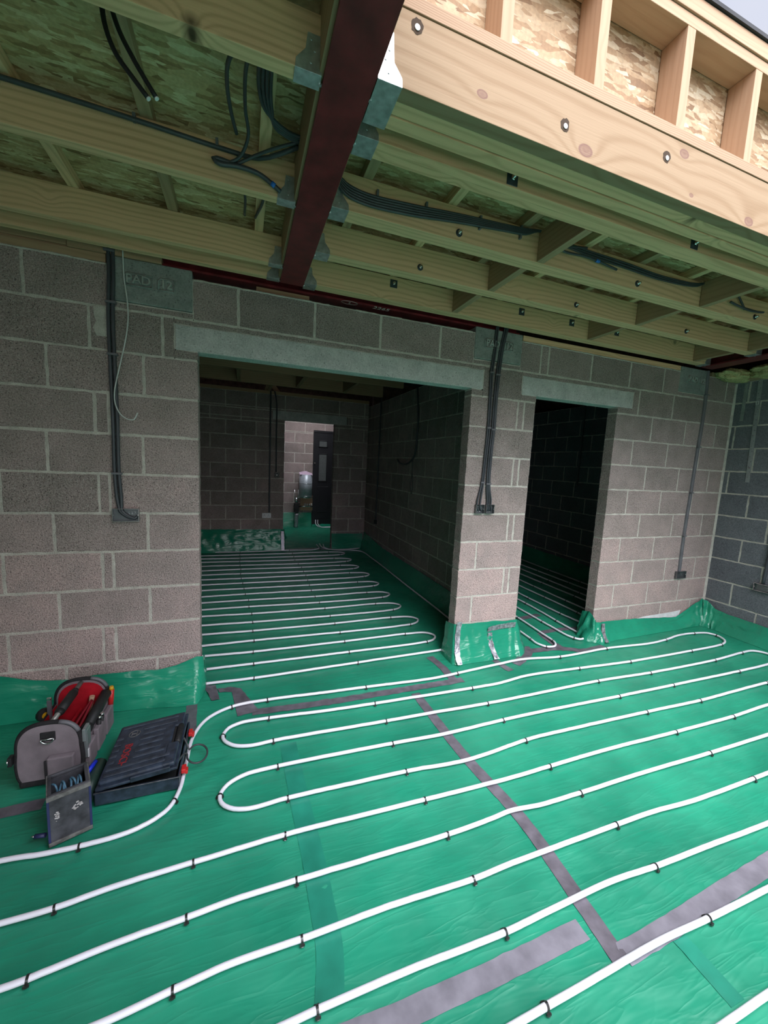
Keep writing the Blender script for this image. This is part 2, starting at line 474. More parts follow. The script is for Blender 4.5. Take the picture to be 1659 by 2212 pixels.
# measured positions, metres (x right, y away, z up)
MAIN_A=[(0.193,-0.971),(0.314,-0.984),(0.441,-0.99),(0.574,-0.986),(0.665,-0.957),(0.732,-0.903),(0.761,-0.811),(0.768,-0.655),(0.78,-0.453),(0.838,-0.32),(0.967,-0.238),(1.179,-0.222),(1.506,-0.239),(1.822,-0.252),(2.301,-0.274),(2.53,-0.26),(2.912,-0.224),(3.167,-0.211),(3.503,-0.255),(4.057,-0.24),(4.546,-0.267),(4.782,-0.248),(5.027,-0.21),(5.254,-0.216),(5.382,-0.252),(5.415,-0.313),(5.376,-0.395),(5.315,-0.435),(5.22,-0.46),(4.779,-0.474),(4.031,-0.472),(3.51,-0.446),(3.031,-0.426),(2.747,-0.458),(2.53,-0.458),(2.052,-0.448),(1.823,-0.442),(1.485,-0.429),(1.176,-0.407),(1.022,-0.408),(0.957,-0.438),(0.929,-0.493),(0.944,-0.545),(1.0,-0.594),(1.078,-0.613),(1.187,-0.607),(1.463,-0.612),(1.833,-0.623),(2.14,-0.628),(2.532,-0.639),(2.931,-0.637),(3.501,-0.629),(4.02,-0.65),(4.799,-0.648),(5.231,-0.62),(5.369,-0.625),(5.433,-0.681),(5.427,-0.749),(5.341,-0.802),(5.188,-0.822),(4.783,-0.828),(4.017,-0.825),(3.481,-0.82),(2.781,-0.809),(2.526,-0.811),(2.1,-0.82),(1.803,-0.809),(1.426,-0.798),(1.195,-0.796),(1.043,-0.807),(0.965,-0.846),(0.934,-0.9),(0.944,-0.944),(0.977,-0.979),(1.042,-1.005),(1.222,-0.999),(1.519,-1.004),(1.798,-1.01),(2.13,-1.032),(2.54,-0.995),(2.622,-0.991),(3.005,-0.996),(3.499,-1.004),(4.002,-1.016),(4.41,-1.009),(4.81,-1.002)]
LEGS=[[(4.429,-1.185),(4.025,-1.199),(3.483,-1.197),(2.932,-1.188),(2.531,-1.193),(2.273,-1.198),(2.037,-1.194),(1.814,-1.189),(1.472,-1.179),(1.193,-1.173),(0.99,-1.179),(0.857,-1.184),(0.625,-1.192),(0.444,-1.21),(0.302,-1.211)],[(4.025,-1.379),(3.49,-1.377),(3.01,-1.37),(2.55,-1.372),(2.314,-1.369),(2.168,-1.354),(2.047,-1.362),(1.831,-1.37),(1.495,-1.367),(1.215,-1.363),(0.994,-1.363),(0.857,-1.372),(0.637,-1.383),(0.451,-1.402),(0.39,-1.405)],[(3.629,-1.568),(3.504,-1.569),(3.051,-1.567),(2.803,-1.553),(2.566,-1.55),(2.23,-1.55),(2.002,-1.55),(1.838,-1.555),(1.506,-1.544),(1.208,-1.546),(0.999,-1.543),(0.844,-1.555),(0.67,-1.57)],[(3.246,-1.752),(2.885,-1.741),(2.554,-1.732),(2.333,-1.72),(2.063,-1.726),(1.846,-1.732),(1.498,-1.723),(1.226,-1.723),(1.142,-1.725)],[(2.89,-1.923),(2.554,-1.918),(2.333,-1.911),(2.136,-1.914),(1.968,-1.917),(1.846,-1.919),(1.737,-1.921)],[(2.506,-2.107),(2.303,-2.107)]]
CLIPS=[(0.442,-0.994),(0.759,-0.881),(0.967,-0.246),(1.179,-0.227),(1.821,-0.257),(2.525,-0.268),(3.499,-0.262),(4.041,-0.258),(4.774,-0.253),(5.244,-0.222),(5.395,-0.314),(5.227,-0.456),(4.778,-0.474),(4.028,-0.476),(3.51,-0.448),(2.527,-0.463),(1.816,-0.448),(1.173,-0.413),(0.931,-0.497),(1.188,-0.616),(1.831,-0.628),(2.529,-0.643),(3.497,-0.632),(4.014,-0.654),(4.794,-0.651),(5.222,-0.627),(5.395,-0.712),(4.776,-0.832),(4.011,-0.829),(3.478,-0.821),(2.521,-0.818),(1.801,-0.816),(1.194,-0.802),(0.934,-0.907),(1.222,-1.001),(1.798,-1.012),(2.537,-0.999),(3.494,-1.007),(3.997,-1.02),(4.787,-1.007),(4.017,-1.203),(3.48,-1.2),(2.53,-1.194),(1.812,-1.196),(1.191,-1.176),(0.858,-1.19),(0.448,-1.214),(3.486,-1.38),(2.546,-1.376),(1.829,-1.374),(1.215,-1.366),(0.857,-1.374),(0.452,-1.405),(3.499,-1.571),(2.565,-1.553),(1.836,-1.558),(1.208,-1.548),(0.846,-1.559),(2.55,-1.735),(1.845,-1.734),(1.226,-1.726),(2.552,-1.92),(1.843,-1.921)]
BLEGS=[[(0.782,0.069),(1.105,0.058),(1.859,0.078)],[(0.765,0.261),(1.109,0.258),(1.838,0.258)],[(0.721,0.466),(1.108,0.447),(1.848,0.45)],[(0.704,0.642),(1.121,0.648),(1.852,0.633)],[(0.683,0.861),(1.115,0.843),(1.849,0.835)],[(0.665,1.058),(1.12,1.037),(1.844,1.022)],[(0.644,1.277),(1.116,1.248),(1.832,1.233)],[(0.628,1.448),(1.093,1.443),(1.81,1.411)],[(0.609,1.65),(1.091,1.644),(1.796,1.61)],[(0.591,1.84),(1.06,1.844),(1.79,1.824)],[(0.571,2.054),(1.046,2.046),(1.8,2.024)],[(0.551,2.263),(1.032,2.256),(1.809,2.232)],[(0.531,2.476),(1.015,2.455),(1.818,2.447)],[(0.511,2.682),(1.006,2.664),(1.817,2.637)],[(0.492,2.883),(1.008,2.887),(1.819,2.852)],[(0.47,3.123),(0.997,3.094),(1.799,3.055)],[(0.449,3.339),(0.993,3.31),(1.779,3.279)],[(0.431,3.537),(0.996,3.512),(1.788,3.492)],[(0.412,3.734),(0.99,3.722),(1.793,3.721)],[(0.389,3.982),(0.997,3.928),(1.769,3.945)]]
BENDS=[(2.661,0.352),(2.668,0.713),(2.642,1.048),(2.658,1.479),(2.663,1.927),(2.669,2.372),(2.635,2.771),(2.637,3.161),(2.643,3.604)]
JOINTS={9:[[-0.027],[0.999,1.454,1.897,2.351],[3.247,3.324,3.778,4.226,4.652,4.854],[5.545]],8:[[0.248,0.596],[2.742,3.082],[4.374,4.819,5.263]],7:[[0.053,0.498],[3.066,3.129],[4.573,5.03,5.473]],6:[[0.258,0.324],[],[4.363,4.822,5.279]],5:[[0.035,0.485],[3.071,3.128],[4.573,5.024,5.471]],4:[[-0.175,0.263,0.314],[],[4.373,4.818,5.266]],3:[[0.046,0.499],[3.069,3.126],[4.571,5.031,5.469]],2:[[-0.186,0.265,0.318],[2.787],[4.356,4.807,5.246]],1:[[0.05,0.501],[3.071,3.125],[4.562,5.015,5.46]],0:[[-0.189,0.255,0.317],[2.78],[4.345,4.803,5.256]],-1:[[0.066,0.532],[],[4.573,5.028,5.469]]}
RJ={8:-0.224,7:-0.048,6:-0.239,5:-0.055,4:-0.253,3:-0.434,2:-0.256,1:-0.45,0:-0.236,-1:-0.459}
TAPES={'long':[(2.129,-0.391),(2.148,-1.016),(2.192,-1.392),(2.174,-1.736),(2.16,-1.904)],'cross':[(1.086,-0.307),(1.486,-0.329),(2.104,-0.33),(2.536,-0.33)],'patchA':[(0.956,0.007),(1.019,-0.027),(1.127,-0.307),(1.002,-0.327)],'patchB':[(0.782,0.079),(0.861,0.049),(0.896,-0.123),(0.848,-0.128)],'patchC':[(0.873,0.005),(0.964,0.005),(0.965,-0.052),(0.888,-0.042)],'drop':[(0.736,-0.129),(0.743,-0.225),(0.757,-0.41)],'col':[(2.453,0.044),(2.475,-0.126),(2.467,-0.349)],'near':[(2.112,-1.799),(1.918,-1.801),(1.739,-1.803),(1.568,-1.801),(1.425,-1.799),(1.232,-1.79)],'right':[(2.178,-1.894),(2.432,-1.887),(2.684,-1.874),(3.027,-1.859),(3.407,-1.841)],'leftbag':[(0.077,-0.718),(0.222,-0.711)],'t1':[(2.944,-0.141),(2.953,-0.212),(2.973,-0.316)],'t2':[(3.365,-0.0),(3.324,-0.09),(3.223,-0.159),(3.071,-0.243)],'t3':[(3.331,-0.082),(3.648,-0.113),(3.824,-0.198),(4.08,-0.191)],'t4':[(3.701,0.195),(3.667,0.008),(3.664,-0.157)],'t5':[(3.713,0.532),(4.026,0.577)],'t6':[(3.72,0.202),(3.967,0.217),(4.162,0.195)],'under':[(1.262,-0.633),(1.275,-1.044),(1.288,-1.285),(1.29,-1.47),(1.289,-1.591),(1.262,-1.716)],'under2':[(2.406,-1.92),(2.404,-2.087)]}

# ------------------------------------------------------------------ block walls
def block_wall(name, mapf, courses, thick, mblock, seed=1, tone_bias=None, detail=True, label=None, jit=0.0024, fills=()):
    """courses: list of (z0, z1, [(s0, s1, [joints])...]) in wall coordinates"""
    rnd = random.Random(seed)
    bm = bmesh.new()
    lay = bm.faces.layers.float.new('tone')
    J = 0.0072
    def ring(pts, t):
        return [bm.verts.new(mapf(s, t, z)) for s, z in pts]
    def slab(s0, s1, z0, z1, t0, t1, mi, tone=0.5):
        vs = [bm.verts.new(mapf(s, t, z)) for s in (s0, s1) for t in (t0, t1) for z in (z0, z1)]
        for q in ((0, 1, 3, 2), (4, 6, 7, 5), (0, 4, 5, 1), (2, 3, 7, 6), (0, 2, 6, 4), (1, 5, 7, 3)):
            f = bm.faces.new([vs[i] for i in q]); f.material_index = mi; f[lay] = tone
    for (fa, fb, fc, fd) in fills: slab(fa, fb, fc, fd, 0.001, thick - 0.001, 1)
    for z0, z1, segs in courses:
        for s0, s1, joints in segs:
            if z1 - z0 > 0.02:
                slab(s0 + 0.003, s1 - 0.003, z0, z1, 0.0016, thick - 0.0016, 1)
            xs = [s0] + [j for j in sorted(joints) if s0 + 0.02 < j < s1 - 0.02] + [s1]
            for a, b in zip(xs[:-1], xs[1:]):
                g0 = J if a != s0 else 0.0
                g1 = J if b != s1 else 0.0
                a_, b_ = a + g0, b - g1
                c_, d_ = z0 + J * 0.9, z1 - J * 0.9
                if b_ - a_ < 0.01 or d_ - c_ < 0.008: continue
                tone = rnd.random()
                tone = tone_bias(0.5 * (a + b), 0.5 * (z0 + z1), tone) if tone_bias else 0.28 + 0.4 * tone
                step = 0.035 if detail else 9
                nx = max(1, int((b_ - a_) / step)); nz = max(1, int((d_ - c_) / step))
                jj = jit if detail else 0
                pts = []
                for i in range(nx): pts.append((a_ + (b_ - a_) * i / nx, c_ + rnd.uniform(-jj, jj)))
                for i in range(nz): pts.append((b_ + rnd.uniform(-jj, jj), c_ + (d_ - c_) * i / nz))
                for i in range(nx): pts.append((b_ - (b_ - a_) * i / nx, d_ + rnd.uniform(-jj, jj)))
                for i in range(nz): pts.append((a_ + rnd.uniform(-jj, jj), d_ - (d_ - c_) * i / nz))
                cs, cz = 0.5 * (a_ + b_), 0.5 * (c_ + d_)
                ins = [(s + math.copysign(min(0.003, abs(s - cs)), cs - s) if abs(s - cs) > (b_ - a_) * 0.45 else s,
                        z + math.copysign(min(0.003, abs(z - cz)), cz - z) if abs(z - cz) > (d_ - c_) * 0.40 else z) for s, z in pts]
                tf = -rnd.uniform(0.0, 0.0015)
                R0 = ring(ins, tf); R1 = ring(pts, tf + 0.003); R2 = ring(pts, thick - 0.003); R3 = ring(ins, thick)
                fs = [bm.faces.new(R0), bm.faces.new(R3[::-1])]
                n = len(pts)
                for A, B in ((R0, R1), (R1, R2), (R2, R3)):
                    for i in range(n):
                        fs.append(bm.faces.new((A[i], B[i], B[(i + 1) % n], A[(i + 1) % n])))
                for f in fs: f[lay] = tone; f.material_index = 0
    o = bm_obj(name, bm, [mblock, M_MORTAR])
    o['kind'] = 'structure'
    if label: o['label'] = label
    return o

def bond(s0, s1, k, off=0.0):
    start = off + (0.225 if k % 2 else 0.0)
    n0 = math.floor((s0 - start) / 0.45)
    return [start + 0.45 * i for i in range(n0, n0 + int((s1 - s0) / 0.45) + 3)]

Z0 = 0.27
XL, XR = -1.6, 5.684
X1, X2, X3, X4 = 0.776, 2.635, 3.235, 4.124     # jambs of the two openings
def ext_left(j0):
    r = []; x = j0 - 0.45
    while x > XL: r.append(x); x -= 0.45
    return r
courses = []
for k in range(-2, 10):
    z0 = Z0 + 0.225 * k; z1 = z0 + 0.225
    if k == -2: z0 = -0.1
    if k == -2:
        courses.append((z0, z1, [(XL, X1, bond(XL, X1, 0)), (X2, X3, [2.9]), (X4, XR + 0.09, bond(X4, XR, 0, 0.2))])); continue
    L, Cc, Rr = JOINTS[k][0], JOINTS[k][1], JOINTS[k][2]
    lj = L + ext_left(min(L))
    if k == 9:
        # wall head: padstones at 0.335-0.755, 2.63-3.055 and 4.855-5.245
        courses.append((2.295, 2.52, [(XL, 0.335, [-0.027, -0.477, -0.927, -1.377]), (0.755, 2.63, JOINTS[9][1]),
                        (3.055, 4.855, [3.247, 3.324, 3.778, 4.226, 4.652]), (5.25, XR + 0.09, [5.545, 5.68])]))
        for a, b in ((0.335, 0.755), (2.63, 3.055), (4.855, 5.25)):
            courses.append((2.295, 2.335, [(a, b, [])]))
        continue
    if k == 8:
        courses.append((2.07, 2.295, [(XL, 0.655, [0.248, 0.596] + ext_left(0.248)), (2.735, 3.085, []), (4.30, XR + 0.09, [4.374, 4.819, 5.263, 5.68])]))
        courses.append((2.07, 2.125, [(0.655, X1, []), (X2, 2.735, []), (3.085, X3, [])]))
        courses.append((2.07, 2.13, [(X4, 4.30, [])]))
        courses.append((2.258, 2.295, [(0.655, 2.735, []), (3.085, 4.30, [])]))
        continue
    courses.append((z0, z1, [(XL, X1, lj), (X2, X3, Cc), (X4, XR + 0.09, Rr + [5.68])]))
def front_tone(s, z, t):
    # random block tone, with light low down and shade near the top painted in
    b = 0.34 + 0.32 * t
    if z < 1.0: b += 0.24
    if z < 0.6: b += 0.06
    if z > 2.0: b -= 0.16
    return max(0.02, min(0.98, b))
block_wall('wall_front', lambda s, t, z: (s, t, z), courses, 0.10, M_BLOCK, 3, front_tone, label='pinkish grey concrete block wall with two doorways',
           fills=[(0.330, 0.343, 2.30, 2.52), (0.750, 0.762, 2.30, 2.52), (2.622, 2.635, 2.30, 2.52), (3.049, 3.062, 2.30, 2.52), (4.848, 4.861, 2.30, 2.52), (5.243, 5.257, 2.30, 2.52),
                  (0.648, 0.664, 2.11, 2.27), (2.722, 2.742, 2.11, 2.27), (3.078, 3.094, 2.11, 2.27), (4.288, 4.308, 2.11, 2.27), (0.655, X1, 2.110, 2.1235), (X2, 2.735, 2.110, 2.1235), (3.085, X3, 2.110, 2.1235), (X4, 4.30, 2.110, 2.1235)])
# ragged mortar left standing along the wall head
for (a, b, nm) in ((XL, 0.333, 'left of the left padstone'), (0.76, 2.62, 'over the wide opening'), (3.06, 4.85, 'over the narrow doorway')):
    bm = bmesh.new(); prev = None; q = a
    while q < b:
        e = noise.noise(Vector((q * 5, 1, 0))); e2 = noise.noise(Vector((q * 23, 4, 0)))
        top = 2.522 + 0.005 * e + 0.004 * e2; bot = 2.511 + 0.004 * noise.noise(Vector((q * 15, 9, 0)))
        if 1.55 < q < 2.2 and noise.noise(Vector((q * 4, 7, 2))) > 0.12: top = bot + 0.002
        row = [bm.verts.new(p) for p in ((q, -0.0015, bot), (q, -0.006, (top + bot) / 2), (q, -0.001, top), (q, 0.03, top))]
        if prev:
            for i in range(3): bm.faces.new((prev[i], prev[i + 1], row[i + 1], row[i]))
        prev = row; q += 0.012
    tag(bm_obj('mortar_bead', bm, M_MORTAR, None, None, None, True), 'ragged mortar edge along the wall head ' + nm, 'mortar')

# right hand wall of smooth dark blocks, plane x = 5.684
cs = []
for k in range(-2, 10):
    z0 = Z0 + 0.225 * k; z1 = z0 + 0.225
    if k == -2: z0 = -0.1
    if k == 9: z1 = 2.50
    j0 = RJ.get(k, -0.12)
    cs.append((z0, z1, [(-5.2, 0.0, [j0 - 0.45 * i for i in range(-1, 13)])]))
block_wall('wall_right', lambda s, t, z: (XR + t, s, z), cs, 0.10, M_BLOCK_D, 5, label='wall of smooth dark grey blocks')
# plain walls out of view that close the room
def simple_wall(name, mapf, s0, s1, ztop, mat, seed, openings=(), detail=False, zoff=Z0, thick=0.1, zb=-0.1):
    cs = []
    zs = [zb]
    k0 = math.floor((zb - zoff) / 0.225) + 1
    z = zoff + 0.225 * k0
    while z < ztop - 0.03: zs.append(z); z += 0.225
    zs.append(ztop)
    cuts = sorted({v for o in openings for v in (o[2], o[3]) if zb < v < ztop})
    zs = sorted(set(zs) | set(cuts))
    for i, (a, b) in enumerate(zip(zs[:-1], zs[1:])):
        if b - a < 0.004: continue
        k = round((a - zoff) / 0.225)
        segs = [(s0, s1)]
        for (o0, o1, oz0, oz1) in openings:
            if a < oz1 - 0.01 and b > oz0 + 0.01:
                ns = []
                for p, q in segs:
                    if o0 > p: ns.append((p, min(q, o0)))
                    if o1 < q: ns.append((max(p, o1), q))
                segs = ns
        cs.append((a, b, [(p, q, bond(p, q, k, 0.1)) for p, q in segs if q - p > 0.02]))
    return block_wall(name, mapf, cs, thick, mat, seed, detail=detail)
simple_wall('wall_left', lambda s, t, z: (XL - t, s, z), -5.3, 6.4, 2.5, M_BLOCK, 8)
simple_wall('wall_back', lambda s, t, z: (s, -5.2 - t, z), XL - 0.1, XR + 0.1, 2.5, M_BLOCK, 9, [(-0.5, 5.2, -0.2, 2.0)])
# rooms beyond
YF = 4.05
simple_wall('wall_far', lambda s, t, z: (s, YF + t, z), XL, 3.1, 2.55, M_BLOCK, 11, [(1.67, 2.50, -0.2, 2.16), (1.47, 2.72, 2.16, 2.295)], True, 0.303)
simple_wall('wall_partition', lambda s, t, z: (3.1 + t, s, z), 0.105, 4.15, 2.5, M_BLOCK, 12, (), True)
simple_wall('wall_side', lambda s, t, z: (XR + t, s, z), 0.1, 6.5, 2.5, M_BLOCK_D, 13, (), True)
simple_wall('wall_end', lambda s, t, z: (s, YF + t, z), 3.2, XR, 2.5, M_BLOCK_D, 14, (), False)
YE = 6.4
simple_wall('wall_lobby', lambda s, t, z: (s, YE + t, z), 0.6, 4.2, 2.5, M_BLOCK, 15, [(2.54, 3.40, -0.2, 2.16)], True, 0.333)
simple_wall('wall_lobby_right', lambda s, t, z: (4.2 + t, s, z), 4.15, 6.5, 2.5, M_BLOCK, 16, [(4.5, 5.9, 0.9, 2.2)], False)  # unseen window opening, put in to light the lobby
simple_wall('wall_lobby_left', lambda s, t, z: (0.6 - t, s, z), 4.15, 6.5, 2.5, M_BLOCK, 17)

# lintels and padstones
def slab_thing(name, x0, x1, y0, y1, z0, z1, m, label, cat, bev=0.004, group=None):
    bm = bmesh.new()
    bx(bm, x0 - (x0 + x1) / 2, x1 - (x0 + x1) / 2, y0, y1, z0, z1, 0, bev)
    return tag(bm_obj(name, bm, m, None, ((x0 + x1) / 2, 0, 0)), label, cat, group)
slab_thing('concrete_lintel', 0.660, 2.727, -0.002, 0.102, 2.122, 2.261, M_LINTEL, 'long grey concrete lintel over the wide opening', 'lintel')
slab_thing('concrete_lintel', 3.090, 4.292, -0.002, 0.102, 2.122, 2.263, M_LINTEL, 'short grey concrete lintel over the narrow doorway', 'lintel')
slab_thing('concrete_lintel', 1.48, 2.71, YF - 0.002, YF + 0.102, 2.162, 2.30, M_LINTEL, 'dark lintel over the far doorway of the back room', 'lintel')
for i, (a, b, lab) in enumerate(((0.340, 0.752, 'concrete padstone at the left end of the red beam, marked PAD 12'),
                  (2.632, 3.052, 'concrete padstone above the pillar, behind the dark cables'),
                  (4.858, 5.245, 'small looking concrete padstone near the right corner'))):
    t = empty('padstone', ((a + b) / 2, 0.05, 2.45), 0, lab, 'padstone', 'padstones in the wall head')
    bm = bmesh.new(); hw = (b - a) / 2
    bx(bm, -hw, hw, -0.056, 0.05, -0.112, 0.112, 0, 0.006)
    bm_obj('stone', bm, M_PAD, t)
    # raised maker's lettering in two shallow frames
    for txt, cx, w in (('PAD', (-0.06, -0.062, -0.03)[i], 0.13), ('12', (0.076, 0.085, 0.10)[i], 0.08)):
        me = text_mesh(txt, 0.062, 0.0085, 0.0010)
        link_mesh('raised_lettering', me, M_PAD_L, t, (cx, -0.0575, 0.006), (PI / 2, 0, 0))
        bm = bmesh.new()
        h = 0.03
        loop = [(cx - w / 2, 0, -h), (cx + w / 2, 0, -h), (cx + w / 2, 0, h), (cx - w / 2 + 0.012, 0, h), (cx - w / 2, 0, h - 0.012), (cx - w / 2, 0, -h)]
        tube(bm, [Vector((p[0], -0.0575, p[2] + 0.006)) for p in loop], 0.0060, 6)
        bm_obj('raised_frame', bm, M_PAD, t)
bm = bmesh.new(); prev = None
for j in range(60):
    z = 0.05 + 2.44 * j / 59
    w = 0.017 + 0.005 * noise.noise(Vector((0, 0, z * 6)))
    row = [bm.verts.new(p) for p in ((XR - w, -0.0005, z), (XR - w * 0.5, -0.006, z), (XR - 0.0005, -w * 0.9, z))]
    if prev:
        for i in range(2): bm.faces.new((prev[i], prev[i + 1], row[i + 1], row[i]))
    prev = row
tag(bm_obj('trim_1', bm, M_MORTAR, None, None, None, True), 'mortar fillet in the right hand corner', None, None, 'structure')
# mortar smears and packing
bm = bmesh.new()
vs = []
for j in range(9):
    z = 2.295 - 0.155 * j / 8
    w = 0.032 + 0.006 * math.sin(j * 1.3)
    vs.append([bm.verts.new((0.306 + s * w + 0.004 * math.sin(j * 2 + s), -0.0015 - 0.007 * (1 - s * s) * (0.5 + 0.5 * math.sin(j + 1)), z)) for s in (-1, -0.5, 0, 0.5, 1)])
for j in range(8):
    for i in range(4): bm.faces.new((vs[j][i], vs[j][i + 1], vs[j + 1][i + 1], vs[j + 1][i]))
tag(bm_obj('mortar_patch', bm, M_MORTAR, None, None, None, True), 'smear of mortar left of the black conduit near the ceiling', 'mortar')

# ------------------------------------------------------------------ floor sheet
def fz(x, y):
    """height of the laid membrane"""
    v = Vector((x * 1.1 + y * 0.5, y * 2.6 - x * 0.3, 0.0))
    a = noise.noise(v * 1.6) * 0.0022
    b = noise.noise(Vector((x * 5.0 + y * 9.0, y * 3.0 - x * 2.0, 3.1)))
    c = noise.noise(Vector((x * 2.0 - y * 14.0, x * 1.4 + y * 1.2, 9.1)))
    r = max(0.0, 1 - abs(b) * 6) ** 2 * 0.0022 + max(0.0, 1 - abs(c) * 7) ** 2 * 0.0018
    # ruckles by the tool bag
    d = math.hypot(x - 0.55, (y + 0.78) * 1.0)
    if d < 0.7:
        q = noise.noise(Vector((x * 2.5 + y * 3.0, (y * 0.8 - x * 0.55) * 17.0, 5.0)))
        r += max(0.0, 0.7 - d) * 0.012 * max(0, q + 0.2)
    return a + r - 0.004

def grid_floor():
    xs = np.concatenate([np.arange(-1.6, -0.3, 0.1), np.arange(-0.3, 3.4, 0.016), np.arange(3.4, 5.70, 0.022), [5.70]])
    ys = np.concatenate([np.arange(-5.2, -2.3, 0.12), np.arange(-2.3, 0.3, 0.016), np.arange(0.3, 6.5, 0.045)])
    nx, ny = len(xs), len(ys)
    co = np.zeros((ny, nx, 3))
    for j, y in enumerate(ys):
        for i, x in enumerate(xs):
            co[j, i] = (x, y, fz(float(x), float(y)))
    me = bpy.data.meshes.new('floor')
    faces = [(j * nx + i, j * nx + i + 1, (j + 1) * nx + i + 1, (j + 1) * nx + i) for j in range(ny - 1) for i in range(nx - 1)]
    me.from_pydata(co.reshape(-1, 3).tolist(), [], faces)
    o = link_mesh('floor', me, M_GREEN, None, None, None, True)
    tag(o, 'floor laid with green plastic membrane', None, None, 'structure')
grid_floor()
bm = bmesh.new(); bx(bm, XL - 0.2, XR + 0.2, -5.4, 6.7, -0.25, -0.03)
tag(bm_obj('floor_insulation', bm, M_PAD), None, None, None, 'structure')
bm = bmesh.new(); bx(bm, -40, 40, -40, 40, -0.5, -0.26)
tag(bm_obj('ground', bm, M_SOIL), None, None, None, 'structure')

# tapes
def strip(name, pts, w, m, label, cat='tape', group=None, lift=0.0012, rag=0.0, step=0.03, kind=None):
    P = [Vector((x, y, 0)) for x, y in pts]
    path = spline(P, step)
    bm = bmesh.new(); rows = []
    rr = random.Random(len(pts) * 7 + int(abs(pts[0][0]) * 100))
    for i, p in enumerate(path):
        t = (path[min(i + 1, len(path) - 1)] - path[max(i - 1, 0)]).normalized()
        nrm = Vector((-t.y, t.x, 0))
        row = []
        for s in (-1, -0.5, 0, 0.5, 1):
            q = p + nrm * (w / 2 * s * (1 + rr.uniform(-rag, rag)))
            row.append(bm.verts.new((q.x, q.y, fz(q.x, q.y) + lift + rr.uniform(0, 0.0006) + 0.0008)))
        rows.append(row)
    for i in range(len(rows) - 1):
        for s in range(4): bm.faces.new((rows[i][s], rows[i][s + 1], rows[i + 1][s + 1], rows[i + 1][s]))
    o = bm_obj(name, bm, m, None, None, None, True)
    return tag(o, label, cat, group, kind)
def patch(name, quad, m, label, lift=0.002, crumple=0.0, n=8):
    a, b, c, d = [Vector((x, y, 0)) for x, y in quad]
    bm = bmesh.new(); g = []
    for j in range(n + 1):
        row = []
        for i in range(n + 1):
            u, v = i / n, j / n
            p = (a * (1 - u) + b * u) * (1 - v) + (d * (1 - u) + c * u) * v
            e = crumple * max(0, noise.noise(Vector((p.x * 30, p.y * 30, 2))) + 0.3)
            row.append(bm.verts.new((p.x + crumple * 0.3 * noise.noise(p * 40), p.y, fz(p.x, p.y) + lift + e)))
        g.append(row)
    for j in range(n):
        for i in range(n): bm.faces.new((g[j][i], g[j][i + 1], g[j + 1][i + 1], g[j + 1][i]))
    return tag(bm_obj(name, bm, m, None, None, None, True), label, 'tape')
strip('floor_tape', TAPES['long'], 0.062, M_TAPE_D, 'long strip of grey tape running away across the floor under the pipes', rag=0.03)
strip('floor_tape', TAPES['near'], 0.062, M_TAPE, 'wide silver tape strip in the foreground, left of the tape corner', rag=0.03)
strip('floor_tape', TAPES['right'], 0.062, M_TAPE, 'wide silver tape strip in the right foreground, beside a pipe', rag=0.04)
strip('floor_tape', TAPES['cross'], 0.062, M_TAPE_D, 'thin grey tape strip across the threshold of the wide opening', rag=0.12)
strip('floor_tape', TAPES['col'], 0.062, M_TAPE_D, 'short grey tape strip at the left foot of the pillar', rag=0.1)
strip('floor_tape', TAPES['drop'], 0.062, M_TAPE_D, 'short grey tape strip behind the blue tool case', rag=0.05)
strip('floor_tape', TAPES['leftbag'][:1] + [TAPES['leftbag'][1]], 0.06, M_TAPE_D, 'grey tape at the left edge, beside the tool bag', rag=0.05)
strip('floor_tape', [(-0.35, -0.73), (0.077, -0.718)], 0.06, M_TAPE_D, 'grey tape at the left edge, beyond the tool bag', rag=0.05)
patch('floor_tape', TAPES['patchA'], M_TAPE_D, 'broad grey tape patch under the curve of the pipe', crumple=0.004)
patch('floor_tape', TAPES['patchB'], M_TAPE_D, 'crumpled grey tape patch at the left jamb of the wide opening', crumple=0.012)
patch('floor_tape', TAPES['patchC'], M_TAPE_D, 'small grey tape piece joining two tape patches by the left jamb', crumple=0.006)
strip('floor_tape', TAPES['t1'], 0.062, M_TAPE_D, 'grey tape running from the front of the pillar under the pipe', rag=0.15)
strip('floor_tape', TAPES['t2'], 0.075, M_TAPE_D, 'grey tape curving round the right foot of the pillar', rag=0.12)
strip('floor_tape', TAPES['t3'], 0.07, M_TAPE_D, 'grey tape across the threshold of the narrow doorway', rag=0.12)
strip('floor_tape', TAPES['t4'], 0.07, M_TAPE_D, 'grey tape running through the narrow doorway between two pipe loops', rag=0.1)
strip('floor_tape', TAPES['t5'], 0.07, M_TAPE_D, 'grey tape under the pipes inside the narrow doorway, further in', rag=0.1)
strip('floor_tape', TAPES['t6'], 0.06, M_TAPE_D, 'grey tape under the pipes just inside the narrow doorway', rag=0.1)
strip('floor_tape', [(1.70, 4.02), (2.05, 4.06), (2.48, 4.03)], 0.14, M_TAPE_S, 'crumpled silver tape on the threshold of the far doorway', rag=0.3)
strip('taped_seam', TAPES['under'], 0.085, M_DGREEN, 'dark taped seam showing through the green sheet, left of centre', 'tape', lift=0.0006)
strip('taped_seam', TAPES['under2'], 0.06, M_DGREEN, 'short dark seam under the green sheet in the right foreground', 'tape', lift=0.0006)

